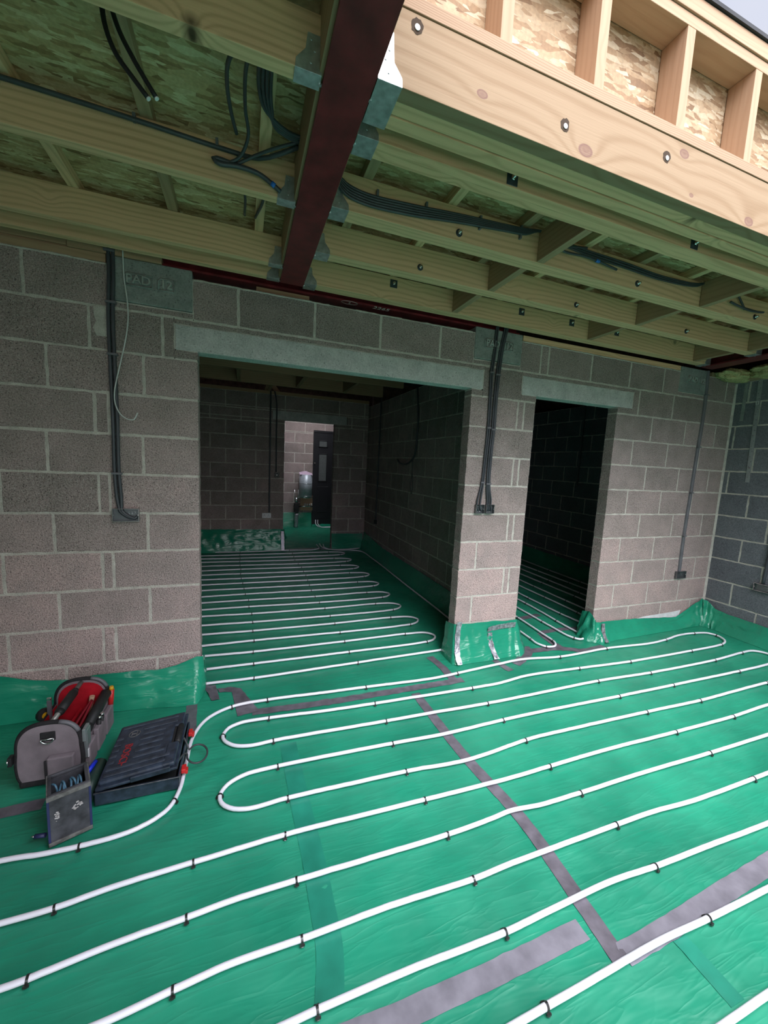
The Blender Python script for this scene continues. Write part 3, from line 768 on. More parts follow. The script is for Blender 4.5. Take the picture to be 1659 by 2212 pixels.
# ------------------------------------------------------------------ membrane turned up the walls
def skirt(name, path, label, group='green sheet turned up against walls', nv=9, mat=None, seed=0, nstep=0.02, fold=0.010, gathers=()):
    """path: list of (top_x, top_y, top_z, base_x, base_y)"""
    P = [Vector(p[:3]) for p in path]; Q = [Vector((p[3], p[4], 0)) for p in path]
    bm = bmesh.new(); rows = []
    tot = []
    for i in range(len(P) - 1):
        n = max(1, int((P[i + 1] - P[i]).length / nstep))
        for j in range(n): tot.append((i, j / n))
    tot.append((len(P) - 2, 1.0))
    L = 0; prev = None
    for i, f in tot:
        a = P[i].lerp(P[i + 1], f); b = Q[i].lerp(Q[i + 1], f)
        if prev is not None: L += (a - prev).length
        prev = a
        out = Vector((b.x - a.x, b.y - a.y, 0))
        if out.length < 1e-4: out = Vector((0, -1, 0))
        on = out.normalized()
        row = []
        for v in range(nv + 1):
            t = v / nv
            e = t ** 1.7                                  # hangs close to the wall, flares at the foot
            p = Vector((a.x + out.x * e, a.y + out.y * e, a.z * (1 - t)))
            w = noise.noise(Vector((L * 2.0 + t * 0.8, L * 1.6 + t * 3.4 + seed, seed)))
            w2 = max(0, 1 - abs(noise.noise(Vector((L * 1.6 + t * 1.0, t * 5.5 + L * 3.4, seed + 5)))) * 7) ** 1.5
            amp = fold * (0.25 + 1.4 * t * (1 - t) * 2)
            p += on * (amp * (w + 0.7) + w2 * fold * 0.75 * (0.2 + t * (1 - t) * 3))
            for gx, gy in gathers:
                gg = math.exp(-((a.x - gx) ** 2 + (a.y - gy) ** 2) / 0.008)
                p += on * (gg * 0.022 * (0.3 + t) * (0.5 + 0.5 * math.sin(L * 75 + t * 5 + 2 * noise.noise(Vector((L * 9, t * 3, 2))))))
            if v == 0: p.z += 0.006 * noise.noise(Vector((L * 9, seed, 1)))
            if v == nv: p.z = fz(p.x, p.y) + 0.002
            row.append(bm.verts.new(p))
        rows.append(row)
    for i in range(len(rows) - 1):
        for v in range(nv): bm.faces.new((rows[i][v], rows[i + 1][v], rows[i + 1][v + 1], rows[i][v + 1]))
    o = bm_obj(name, bm, mat or M_GREEN_B, None, None, None, True)
    return tag(o, label, 'plastic sheet', group)
G = -0.012
skirt('membrane_upstand', [(-1.5, G, 0.30, -1.5, -0.06), (-0.55, G, 0.28, -0.55, -0.05), (-0.23, G, 0.262, -0.23, -0.05), (-0.01, G, 0.199, -0.01, -0.06), (0.15, G, 0.198, 0.15, -0.07), (0.30, G, 0.207, 0.30, -0.08), (0.537, G, 0.196, 0.53, -0.10),
      (0.635, G, 0.207, 0.64, -0.125), (0.755, G, 0.25, 0.765, -0.135), (0.788, 0.0, 0.24, 0.80, -0.02), (0.788, 0.10, 0.22, 0.80, 0.08)],
      'glossy green sheet turned up against the left wall behind the tool bag', seed=2, fold=0.019, nv=12)
skirt('membrane_upstand', [(2.622, 0.11, 0.26, 2.59, 0.10), (2.622, 0.05, 0.27, 2.575, 0.04), (2.630, G, 0.278, 2.570, -0.115), (2.66, G - 0.003, 0.276, 2.62, -0.135), (2.9, G, 0.272, 2.90, -0.14), (3.222, G, 0.262, 3.20, -0.125),
      (3.248, 0.0, 0.255, 3.31, -0.05), (3.248, 0.10, 0.25, 3.33, 0.10)],
      'green sheet wrapped around the foot of the block pillar', seed=5, fold=0.012, nv=12, nstep=0.012, gathers=((3.248, 0.02),))
skirt('membrane_upstand', [(4.112, 0.11, 0.22, 4.06, 0.11), (4.108, 0.02, 0.25, 4.03, 0.02), (4.10, -0.03, 0.20, 4.05, -0.10), (4.15, G - 0.004, 0.15, 4.14, -0.125), (4.28, G, 0.145, 4.28, -0.115), (4.65, G, 0.137, 4.65, -0.10), (5.04, G, 0.108, 5.04, -0.09), (5.26, G, 0.10, 5.25, -0.08),
      (5.37, G, 0.15, 5.37, -0.08), (5.53, G, 0.225, 5.53, -0.07), (5.63, -0.02, 0.275, 5.60, -0.08)],
      'green sheet turned up against the wall right of the narrow doorway', seed=9, fold=0.018, nstep=0.01, nv=12, gathers=((4.10, 0.0), (4.15, 0.0), (5.60, 0.0)))
skirt('membrane_upstand', [(5.62, -0.03, 0.27, 5.57, -0.10), (5.66, -0.05, 0.255, 5.60, -0.13), (5.672, -0.13, 0.195, 5.60, -0.16), (5.672, -0.24, 0.18, 5.58, -0.24), (5.672, -0.57, 0.172, 5.56, -0.57), (5.672, -1.4, 0.17, 5.57, -1.4), (5.672, -5.0, 0.17, 5.57, -5.0)],
      'green sheet turned up against the dark block wall at the right', seed=14, fold=0.02, nstep=0.012, nv=12, gathers=((5.66, -0.07),))
skirt('membrane_upstand', [(-1.5, YF - 0.012, 0.36, -1.5, YF - 0.09), (0.3, YF - 0.012, 0.37, 0.3, YF - 0.09), (1.2, YF - 0.012, 0.36, 1.2, YF - 0.09), (1.66, YF - 0.012, 0.36, 1.66, YF - 0.07), (1.69, YF + 0.09, 0.34, 1.71, YF + 0.09)],
      'shiny green sheet turned up below the double socket in the back room', seed=21, nstep=0.03, fold=0.035)
skirt('membrane_upstand', [(2.50, YF - 0.012, 0.27, 2.50, YF - 0.07), (3.07, YF - 0.012, 0.26, 3.05, YF - 0.08)],
      'green sheet turned up right of the far doorway in the back room', seed=23, nstep=0.05)
skirt('membrane_upstand', [(3.088, YF - 0.04, 0.30, 3.02, YF - 0.06), (3.088, 3.0, 0.22, 3.01, 3.0), (3.088, 1.5, 0.23, 3.02, 1.5), (3.088, 0.12, 0.22, 3.02, 0.12)],
      'green sheet turned up along the dark right wall of the back room', seed=25, nstep=0.06)
skirt('membrane_upstand', [(XR - 0.012, 4.0, 0.24, XR - 0.08, 4.0), (XR - 0.012, 2.0, 0.22, XR - 0.09, 2.0), (XR - 0.012, 0.12, 0.22, XR - 0.08, 0.12)],
      'green sheet turned up in the dark room behind the narrow doorway', seed=28, nstep=0.06)
skirt('membrane_upstand', [(0.62, YE - 0.012, 0.33, 0.62, YE - 0.07), (2.53, YE - 0.012, 0.33, 2.53, YE - 0.07)],
      'green sheet turned up in the lobby below the manifold', seed=31, nstep=0.06)
skirt('membrane_upstand', [(2.54, YE - 0.012, 0.19, 2.54, YE - 0.07), (4.15, YE - 0.012, 0.19, 4.15, YE - 0.07)],
      'green sheet turned up below the black front door in the lobby', seed=33, nstep=0.06)
# tape pieces stuck on the upstands
def vstrip(pts, w, label, m=M_TAPE_S, seed=1, wdir=(1, 0, 0)):
    bm = bmesh.new(); rows = []
    rr = random.Random(seed)
    path = spline(pts, 0.012)
    wd = Vector(wdir)
    for p in path:
        ww = w / 2 * (1 + rr.uniform(-0.12, 0.12))
        rows.append([bm.verts.new(p + wd * (ww * s) + Vector((0, rr.uniform(-0.002, 0.002), 0))) for s in (-1, -0.3, 0.3, 1)])
    for i in range(len(rows) - 1):
        for s in range(3): bm.faces.new((rows[i][s], rows[i][s + 1], rows[i + 1][s + 1], rows[i + 1][s]))
    return tag(bm_obj('upstand_tape', bm, m, None, None, None, True), label, 'tape')
vstrip([(2.665, -0.030, 0.300), (2.652, -0.036, 0.24), (2.640, -0.055, 0.15), (2.618, -0.110, 0.06), (2.615, -0.158, 0.012)], 0.045, 'crinkled silver tape down the left corner of the pillar wrap')
vstrip([(2.948, -0.048, 0.19), (2.945, -0.058, 0.14), (2.952, -0.095, 0.07), (2.958, -0.155, 0.012)], 0.045, 'silver tape strip down the front of the pillar wrap', seed=3)
vstrip([(2.93, -0.040, 0.212), (3.02, -0.040, 0.225), (3.12, -0.042, 0.232), (3.20, -0.046, 0.235)], 0.05, 'silver tape strip across the right half of the pillar wrap', seed=4, wdir=(0.0, -0.2, 1))
vstrip([(4.225, -0.034, 0.135), (4.20, -0.060, 0.09), (4.175, -0.10, 0.045), (4.16, -0.150, 0.010)], 0.04, 'silver tape strip on the upstand right of the narrow doorway', seed=6)
vstrip([(1.655, YF - 0.06, 0.33), (1.66, YF - 0.09, 0.2), (1.66, YF - 0.14, 0.02)], 0.05, 'crinkled grey tape at the left jamb of the far doorway', m=M_TAPE, seed=8)
# paper edge tucked behind the sheet at the right
bm = bmesh.new()
vs = [bm.verts.new(p) for p in ((4.70, -0.006, 0.13), (5.30, -0.006, 0.09), (5.33, -0.006, 0.165), (5.2, -0.006, 0.155), (4.78, -0.006, 0.142))]
bm.faces.new(vs)
o = bm_obj('paper_sheet', bm, M_WHITE); md = o.modifiers.new('thickness', 'SOLIDIFY'); md.thickness = 0.001
tag(o, 'white paper edge tucked behind the green sheet near the right corner', 'paper')

# ------------------------------------------------------------------ heating pipe
PR = 0.0090
def pz(x, y): return fz(x, y) * 0.5 + PR + 0.0045
def pipe_obj(name, pts, label, step=0.025, r=PR, n=10, dz=0.0):
    sp = spline([(x, y, 0) for x, y in pts], step)
    bm = bmesh.new()
    tube(bm, [Vector((p.x, p.y, pz(p.x, p.y) + dz)) for p in sp], r, n)
    return tag(bm_obj(name, bm, M_PIPE, None, None, None, True), label, 'pipe'), sp
def uturn(a, b, sgn, n=7):
    """half loop joining two pipe ends, bulging to +x or -x"""
    (ax, ay), (bx_, by) = a, b
    r = abs(ay - by) / 2; cy = (ay + by) / 2; cx = max(ax, bx_) if sgn > 0 else min(ax, bx_)
    out = []
    for i in range(1, n):
        t = PI * i / n
        out.append((cx + sgn * r * 1.1 * math.sin(t), cy + (ay - cy) * math.cos(t)))
    return out
main = [(-0.6, -0.96)] + list(MAIN_A)
main = list(MAIN_A)
main = [(-0.9, -0.985), (-0.4, -0.975)] + main
L6, L7, L8, L9, L10, L11 = [list(l) for l in LEGS]
ex = lambda y: (5.2, y)
lx = lambda y: (-0.75, y)
main += [(5.25, -1.0)] + uturn((5.25, -1.0), (5.25, -1.19), 1) + [(5.25, -1.19)] + L6
main += [(-0.1, -1.205), lx(-1.2)] + uturn(lx(-1.2), lx(-1.4), -1) + [lx(-1.4), (-0.1, -1.40)] + L7[::-1]
main += [(4.6, -1.38), ex(-1.38)] + uturn(ex(-1.38), ex(-1.57), 1) + [ex(-1.57), (4.5, -1.57)] + L8
main += [(0.2, -1.57), lx(-1.57)] + uturn(lx(-1.57), lx(-1.74), -1) + [lx(-1.74), (0.4, -1.73)] + L9[::-1]
main += [(4.2, -1.75), ex(-1.75)] + uturn(ex(-1.75), ex(-1.93), 1) + [ex(-1.93), (3.8, -1.93)] + L10
main += [(0.8, -1.93), lx(-1.93)] + uturn(lx(-1.93), lx(-2.11), -1) + [lx(-2.11), (0.8, -2.11)] + L11[::-1] + [(3.6, -2.11), (5.2, -2.11)]
_, MAINP = pipe_obj('heating_pipe', main, 'white heating pipe snaking over the floor of the front room', 0.018, n=14)
# back room circuit
bp = [(2.42, 4.35), (2.40, 4.05), (2.52, 3.87), (2.80, 3.83), (2.95, 3.72), (2.99, 3.2), (2.99, 1.8), (2.98, 0.5), (2.93, 0.16), (2.82, 0.10), (2.63, 0.105), (2.52, 0.10)]
left = True
B = [list(l) for l in BLEGS]
bp += [B[0][2], B[0][1], B[0][0], (-0.9, 0.06)]
for i in range(1, 20):
    y0 = B[i - 1][0][1] if i % 2 else None
    leg = B[i]
    lend = (-0.9, leg[0][1])
    if i % 2 == 1:         # joined at the left to the one before, runs to the right
        bp += uturn(bp[-1], lend, -1) + [lend] + [leg[0], leg[1], leg[2]]
        if i < 19:
            e = BENDS[(i - 1) // 2]
            yl_, yh = leg[2][1], B[i + 1][2][1]
            ym = (yl_ + yh) / 2 + 0.01
            xr_ = e[0]
            bp += [(xr_ - 0.22, yl_ + 0.005), (xr_ - 0.055, ym - 0.075), (xr_, ym), (xr_ - 0.055, ym + 0.075), (xr_ - 0.22, yh + 0.01)]
    else:
        bp += [leg[2], leg[1], leg[0], lend]
bp += [(2.15, 3.93), (2.28, 4.03), (2.30, 4.35)]
_, BACKP = pipe_obj('heating_pipe', bp, 'white heating pipe looping across the dark back room floor', 0.02)
# two more runs pass through the far doorway
pipe_obj('heating_pipe', [(2.36, 4.40), (2.36, 4.1), (2.45, 3.93), (2.7, 3.90), (3.0, 3.95)], 'short white pipe curving to the right out of the far doorway', 0.05)
# room behind the narrow doorway
RX = [3.52, 3.72, 3.92, 4.10, 4.28, 4.48, 4.68, 4.90, 5.10, 5.30, 5.52]
rp = [(RX[0], 3.8), (RX[0], 2.0), (RX[0], 0.4), (3.50, 0.10), (3.49, 0.0), (3.53, -0.075), (3.61, -0.085), (3.67, -0.02), (3.69, 0.15), (RX[1], 0.574), (RX[1], 2.0), (RX[1], 3.5),
      (3.82, 3.62), (RX[2], 3.5), (3.93, 2.0), (3.91, 0.81), (3.90, 0.25), (3.905, 0.05), (3.95, -0.03), (4.02, -0.02), (4.055, 0.07), (4.06, 0.25), (RX[3], 0.8), (RX[3], 2.0), (RX[3], 3.5), (4.19, 3.62)]
x = RX[4]
for i in range(4, 11):
    if i % 2 == 0:
        rp += [(RX[i], 3.5), (RX[i], 2.0), (RX[i], 0.4), (RX[i] + 0.05, 0.2)]
        if i < 10: rp += [(RX[i] + 0.1, 0.16), (RX[i + 1] - 0.04, 0.2)]
    else:
        rp += [(RX[i], 0.4), (RX[i], 2.0), (RX[i], 3.5), ((RX[i] + RX[min(i + 1, 10)]) / 2, 3.62)]
_, ROOMP = pipe_obj('heating_pipe', rp, 'white heating pipe looping on the floor beyond the narrow doorway', 0.015)
for q, dx in enumerate((0.0, 0.05)):
    tube_obj('heating_pipe', [(2.62 + dx, 6.31, 0.17), (2.62 + dx, 6.28, 0.08), (2.68 + dx, 6.24 - dx, 0.02), (3.0, 6.22 - dx, 0.015), (3.6, 6.22 - dx, 0.015)], 0.010, M_PIPE, None, 0.03,
             label=('white pipe run on the lobby floor under the black door, rear one', 'white pipe run on the lobby floor under the black door, front one')[q], cat='pipe', group='lobby pipe tails')

# pipe clips
def clip_mesh():
    bm = bmesh.new()
    r = PR + 0.0022; w = 0.0035
    prof = [(-r - 0.006, -0.010), (-r, -0.006), (-r, 0.0)] + [(-r * math.cos(PI * i / 8), r * math.sin(PI * i / 8)) for i in range(1, 8)] + [(r, 0.0), (r, -0.006), (r + 0.006, -0.010)]
    a = []; b = []
    for s in (-1, 1):
        o_ = [bm.verts.new((s * w, p, q)) for p, q in prof]
        i_ = [bm.verts.new((s * w, p * 0.88, q * 0.88 if q > 0 else q)) for p, q in prof]
        a.append(o_); b.append(i_)
    n = len(prof)
    for i in range(n - 1):
        bm.faces.new((a[0][i], a[0][i + 1], a[1][i + 1], a[1][i]))
        bm.faces.new((b[0][i], b[1][i], b[1][i + 1], b[0][i + 1]))
        for s in (0, 1): bm.faces.new((a[s][i], b[s][i], b[s][i + 1], a[s][i + 1]))
    # barbs on both feet
    for s in (-1, 1):
        bx(bm, -0.0075, 0.0075, s * (r + 0.002) - 0.0025, s * (r + 0.002) + 0.0025, -0.010, -0.004)
    me = bpy.data.meshes.new('pipe_clip'); bmesh.ops.recalc_face_normals(bm, faces=bm.faces)
    bm.to_mesh(me); bm.free(); me.materials.append(M_CLIP)
    return me
CLIPM = clip_mesh()
def place_clip(x, y, path, label, group):
    best = min(range(1, len(path) - 1), key=lambda i: (path[i].x - x) ** 2 + (path[i].y - y) ** 2)
    p = path[best]; t = (path[best + 1] - path[best - 1])
    o = bpy.data.objects.new('pipe_clip', CLIPM)
    COL.objects.link(o)
    o.location = (p.x, p.y, pz(p.x, p.y))
    o.rotation_euler = (0, random.uniform(-0.15, 0.15), math.atan2(t.y, t.x) + random.uniform(-0.08, 0.08))
    tag(o, label, 'pipe clip', group)
for x, y in CLIPS: place_clip(x, y, MAINP, 'small black clip holding down the white pipe in the front room', 'pipe clips in the front room')
for leg in BLEGS:
    for p in leg[1:]: place_clip(p[0], p[1], BACKP, 'tiny black clip on the pipe loops of the back room', 'pipe clips in the back room')
for e in BENDS:
    place_clip(e[0] - 0.12, e[1] - 0.04, BACKP, 'tiny black clip on the pipe loops of the back room', 'pipe clips in the back room')
    place_clip(e[0] - 0.25, e[1] + 0.09, BACKP, 'tiny black clip on the pipe loops of the back room', 'pipe clips in the back room')
for x in RX:
    for y in (0.45, 0.95, 1.5, 2.1):
        place_clip(x, y + 0.1 * math.sin(x * 9), ROOMP, 'tiny black clip on the pipe beyond the narrow doorway', 'pipe clips beyond the narrow doorway')
for x, y in ((3.54, -0.07), (3.68, 0.0), (3.50, 0.08), (3.93, 0.0), (4.05, 0.05)):
    place_clip(x, y, ROOMP, 'tiny black clip on the pipe beyond the narrow doorway', 'pipe clips beyond the narrow doorway')

# ------------------------------------------------------------------ roof steel
def ibeam(bm, L, w, h, tf=0.012, tw=0.008):
    """along local y from 0 to L, underside at z = 0"""
    prof = [(-w / 2, 0), (w / 2, 0), (w / 2, tf), (tw / 2, tf + 0.004), (tw / 2, h - tf - 0.004), (w / 2, h - tf), (w / 2, h), (-w / 2, h), (-w / 2, h - tf), (-tw / 2, h - tf - 0.004), (-tw / 2, tf + 0.004), (-w / 2, tf)]
    A = [bm.verts.new((x, 0, z)) for x, z in prof]; B_ = [bm.verts.new((x, L, z)) for x, z in prof]
    n = len(prof)
    for i in range(n): bm.faces.new((A[i], A[(i + 1) % n], B_[(i + 1) % n], B_[i]))
    bm.faces.new(A); bm.faces.new(B_[::-1])
bm = bmesh.new(); ibeam(bm, 5.12, 0.134, 0.203)
t = bm_obj('steel_beam', bm, M_STEEL, None, (1.2965, -5.2, 2.562))
tag(t, 'dark red steel beam running overhead from the camera to the block wall', 'beam')
t = empty('steel_beam', (0, 0.05, 2.563), 0, 'dark red steel beam lying on padstones along the top of the block wall', 'beam')
bm = bmesh.new(); ibeam(bm, 2.55, 0.10, 0.203)
bmesh.ops.rotate(bm, verts=bm.verts, cent=(0, 0, 0), matrix=Matrix.Rotation(-PI / 2, 3, 'Z'))
bm_obj('beam_section', bm, M_STEEL, t, (0.48, 0.01, 0))
M_CHALK = m_plain('white_chalk', (0.85, 0.72, 0.72), 0.9)
for txt, cx, sz in (('3', 1.680, 0.034), ('2265', 1.902, 0.060)):
    me = text_mesh(txt, sz, 0.0003); link_mesh('chalk_mark', me, M_CHALK, t, (cx, 0.020 - 0.05, -0.0008), (PI, 0, 0))
bm = bmesh.new(); tube(bm, [Vector((1.680 + 0.054 * math.cos(a * PI / 12), 0.020 - 0.05 + 0.026 * math.sin(a * PI / 12), -0.0005)) for a in range(25)], 0.0009, 5)
bm_obj('chalk_ring', bm, M_CHALK, t)
bm = bmesh.new(); bx(bm, 1.10, 1.42, 0.03, 0.08, -0.038, -0.002)
tag(bm_obj('timber_packer', bm, M_WOOD_D, None, (0, 0.0, 2.56)), 'brown packing piece on the wall head under the red beam', 'timber')
bm = bmesh.new(); ibeam(bm, 5.1, 0.15, 0.203)
tag(bm_obj('steel_beam', bm, M_STEEL, None, (5.125, -5.15, 2.562)), 'dark red steel beam above the right hand corner', 'beam')

# ------------------------------------------------------------------ roof timbers
def board(name, x0, x1, y0, y1, z0, z1, m, parent=None, axis='x', label=None, cat=None, group=None, bev=0.0015):
    """sawn board; local X is always its length so the grain follows it"""
    bm = bmesh.new()
    c = ((x0 + x1) / 2, (y0 + y1) / 2, (z0 + z1) / 2)
    dx, dy, dz = (x1 - x0) / 2, (y1 - y0) / 2, (z1 - z0) / 2
    if axis == 'y': bx(bm, -dy, dy, -dx, dx, -dz, dz, 0, bev); rot = (0, 0, PI / 2)
    elif axis == 'z': bx(bm, -dz, dz, -dx, dx, -dy, dy, 0, bev); rot = (PI / 2, -PI / 2, 0)
    else: bx(bm, -dx, dx, -dy, dy, -dz, dz, 0, bev); rot = (0, 0, 0)
    loc = c
    if parent is not None:
        pl = parent.location; loc = (c[0] - pl[0], c[1] - pl[1], c[2] - pl[2])
    o = bm_obj(name, bm, m, parent, loc)
    if axis == 'y': o.rotation_euler = (0, 0, PI / 2)
    elif axis == 'z':
        # local X -> world Z, local Y -> world X, local Z -> world Y
        o.rotation_euler = Matrix(((0, 1, 0), (0, 0, 1), (1, 0, 0))).to_euler()
    return tag(o, label, cat, group)
ZB, ZT = 2.572, 2.715
XS_L, XS_R = 1.225, 1.368
# left of the steel
lj = [(-0.105, 0.043, 'ceiling joist left of the red beam, the one against the block wall'), (-0.275, 0.04, 'ceiling joist left of the red beam, second from the block wall'),
      (-0.838, 0.042, 'ceiling joist left of the red beam, with black cable loops in front'), (-1.405, 0.043, 'ceiling joist left of the red beam, nearest the camera'), (-1.97, 0.043, 'ceiling joist overhead, just outside the top left of the view'),
      (-2.53, 0.043, 'ceiling joist overhead, behind the camera'), (-3.1, 0.043, 'second ceiling joist overhead, behind the camera')]
for i, (y, w, lab) in enumerate(lj):
    board('ceiling_joist', XL, XS_L, y, y + w, ZB, ZT, M_WOOD, label=lab, cat='joist', group='single joists left of the red beam')
# right of the steel: doubled joists bolted together
rj = [(-0.122, 0.083, 'double ceiling joist right of the red beam, against the block wall'), (-0.500, 0.078, 'double ceiling joist right of the red beam, second from the block wall'),
      (-0.877, 0.085, 'double ceiling joist right of the red beam, third from the block wall'), (-1.262, 0.083, 'double ceiling joist right of the red beam, just behind the pale trimmer')]
plates = {0: (2.665, 1.93, [1.93, 2.43, 2.86, 3.29, 3.72]), 1: (2.645, 0, [1.94, 3.10, 4.15]), 2: (2.60, 0, [1.97, 3.2, 4.3]), 3: (2.652, 0, [2.02, 3.35, 4.3])}
for i, (y, w, lab) in enumerate(rj):
    t = empty('ceiling_joist', (XS_R, y, ZB), 0, lab, 'joist', 'double joists right of the red beam')
    h = w / 2
    board('ply', XS_R, 5.05, y, y + h - 0.0015, ZB, ZT, M_WOOD, t)
    board('ply', XS_R, 5.05, y + h + 0.0015, y + w, ZB + 0.003, ZT, M_WOOD, t)
# bolts and plates (measured on the joist faces)
M_WASHER = m_plain('dark_zinc_plate', (0.07, 0.085, 0.10), 0.45, 0.5)
def bolt(parent, x, y, z, square):
    px, py, pzz = parent.location
    bm = bmesh.new()
    wb = bmesh.new()
    if square: bx(wb, -0.024, 0.024, -0.003, 0, -0.024, 0.024, 0, 0.001)
    else: cyl(wb, (0, 0.0, 0), (0, -0.0025, 0), 0.017, n=16)
    bm_obj('washer_plate', wb, M_WASHER, parent, (x - px, y - py, z - pzz))
    cyl(bm, (0, 0, 0), (0, -0.022, 0), 0.0052, n=10)
    cyl(bm, (0, -0.003, 0), (0, -0.012, 0), 0.010, n=6)
    bm_obj('bolt', bm, M_CHROME, parent, (x - px, y - py, z - pzz))
jo = [o for o in bpy.data.objects if o.name.startswith('ceiling_joist') and o.type == 'EMPTY']
jo.sort(key=lambda o: -o.location.y)
for x in (1.93, 2.48, 2.93, 3.40, 3.87): bolt(jo[0], x, -0.122, 2.672, True)
for x in (1.943, 3.06, 4.12): bolt(jo[1], x, -0.50, 2.612, False)
for x in (1.966, 3.12, 4.2): bolt(jo[2], x, -0.877, 2.606, False)
for x in (1.965, 2.98, 3.9): bolt(jo[3], x, -1.262, 2.602, True)
# trimmer: three pale boards under the roof opening
TY = -1.463
t = empty('roof_trimmer', (XS_R, TY, ZB), 0, 'pale pine trimmer of three boards under the roof opening, with bolt holes and knots', 'beam')
tr = board('front_board', 1.385, 5.05, TY, TY + 0.046, 2.57, 2.762, M_TRIM, t)
board('middle_board', 1.385, 5.05, TY + 0.0495, TY + 0.0955, 2.574, 2.762, M_WOOD, t)
board('rear_board', 1.385, 5.05, TY + 0.0990, TY + 0.145, 2.571, 2.762, M_WOOD, t)
def hole(parent, x, y, z, r=0.016):
    px, py, pzz = parent.location
    bm = bmesh.new()
    rr = random.Random(int(x * 100))
    n = 18
    outer = [bm.verts.new((math.cos(2 * PI * i / n) * r * rr.uniform(1.0, 1.35), -0.0008, math.sin(2 * PI * i / n) * r * rr.uniform(1.0, 1.4))) for i in range(n)]
    bm.faces.new(outer)
    bm_obj('bolt_hole', bm, m_plain('dark_hole', (0.05, 0.028, 0.014), 0.9), parent, (x - px, y - py, z - pzz), label='dark ragged bolt hole')  # flat dark ragged disc on the board face
    bm = bmesh.new(); cyl(bm, (0.001, -0.0012, -0.004), (0.001, -0.003, -0.004), r * 0.5, n=14)
    bm_obj('bolt_head', bm, M_WHITE, parent, (x - px, y - py, z - pzz))
for px_, py_ in ((1.475, 2.733), (2.011, 2.652), (2.483, 2.692)): hole(t, px_, TY, py_)

# noggins between the joists
for x, y0, y1, lab in ((2.36, -0.417, -0.125, 'between the wall joist and the next, nearest the red beam'), (2.385, -0.79, -0.503, 'in the middle bay, nearest the red beam'), (2.415, -1.177, -0.88, 'in the front bay, nearest the red beam'),
                  (3.57, -0.417, -0.125, 'between the wall joist and the next, middle one of three'), (3.60, -0.79, -0.503, 'in the middle bay, second from the red beam'), (3.65, -1.177, -0.88, 'in the front bay, second from the red beam'),
                  (4.81, -0.417, -0.125, 'between the wall joist and the next, close to the right corner'), (4.86, -0.79, -0.503, 'in the middle bay, close to the right corner')):
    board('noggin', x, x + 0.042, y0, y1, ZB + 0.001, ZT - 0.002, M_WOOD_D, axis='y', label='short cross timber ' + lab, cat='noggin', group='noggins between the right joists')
board('noggin', -0.06, -0.018, -0.795, -0.277, ZB + 0.001, ZT, M_WOOD_D, axis='y', label='short cross timber at the far left between two joists', cat='noggin')
board('noggin', -0.10, -0.058, -1.36, -0.84, ZB + 0.001, ZT, M_WOOD_D, axis='y', label='short cross timber at the left edge in the nearer bay', cat='noggin')
# wall plates on the block wall
board('wall_plate', XL, 0.335, -0.002, 0.098, 2.521, 2.562, M_WOOD_D, label='brown timber plate on the wall head at the far left', cat='plate')
board('wall_plate', 0.17, 0.60, -0.012, 0.088, 2.563, 2.60, M_WOOD_D, label='short packing timber above the left padstone', cat='plate')
board('wall_plate', 3.06, 4.85, -0.002, 0.098, 2.522, 2.562, M_WOOD, label='timber plate on the wall head right of the pillar', cat='plate')
board('wall_plate', XL, 0.165, 0.004, 0.098, 2.5635, 2.571, M_WOOD_D, label='thin dark packing under the wall joist at the far left', cat='plate')
board('wall_plate', XL, 0.165, 0.0, 0.09, 2.5715, 2.60, M_WOOD_D, label='dark plate behind the wall joist at the far left', cat='plate')
# timber packed into the web of the steel
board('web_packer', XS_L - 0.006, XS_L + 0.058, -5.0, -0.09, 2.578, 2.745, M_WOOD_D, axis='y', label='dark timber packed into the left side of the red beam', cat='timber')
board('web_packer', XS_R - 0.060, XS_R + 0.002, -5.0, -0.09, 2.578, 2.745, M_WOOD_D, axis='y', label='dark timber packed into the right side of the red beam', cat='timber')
# battens over the joists (run away from the camera)
bl = 0
for k in range(-4, 13):
    xb = 0.27 + 0.405 * k + (0.012 if k > 2 else 0)
    if xb < XL + 0.05 or xb > 5.0: continue
    yn = -5.0 if xb < 1.2 else -1.30
    where = 'left of the red beam' if xb < 1.2 else 'right of the red beam'
    n_ = ('first', 'second', 'third', 'fourth', 'fifth', 'sixth', 'seventh', 'eighth', 'ninth')[min(8, (2 - k) if xb < 1.2 else (k - 3))]
    if 1.2 < xb < 1.4: continue
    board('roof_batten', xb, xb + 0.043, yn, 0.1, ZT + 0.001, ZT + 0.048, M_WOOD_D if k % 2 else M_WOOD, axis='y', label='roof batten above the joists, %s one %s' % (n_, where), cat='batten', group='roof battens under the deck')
# OSB roof deck with the opening on the right
bm = bmesh.new()
zt = ZT + 0.049
for (x0, x1, y0, y1) in ((XL - 0.2, 1.40, -5.4, 0.35), (1.40, 5.3, -1.33, 0.35), (5.04, XR + 0.2, -5.4, 0.35), (1.40, 5.04, -5.4, -4.3)):
    bx(bm, x0, x1 - 0.001, y0, y1, zt, zt + 0.018)
tag(bm_obj('ceiling_deck', bm, M_OSB_D), 'wood strand board deck above the joists', None, None, 'structure')
bm = bmesh.new()
for (x0, x1, y0, y1) in ((XL - 0.2, 1.36, -5.4, 0.35), (1.36, 5.3, -1.30, 0.35), (5.04, XR + 0.2, -5.4, 0.35), (1.36, 5.04, -5.4, -4.3)):
    bx(bm, x0, x1 - 0.001, y0, y1, zt + 0.06, zt + 0.16)
tag(bm_obj('ceiling_roof_felt', bm, M_FELT), None, None, None, 'structure')

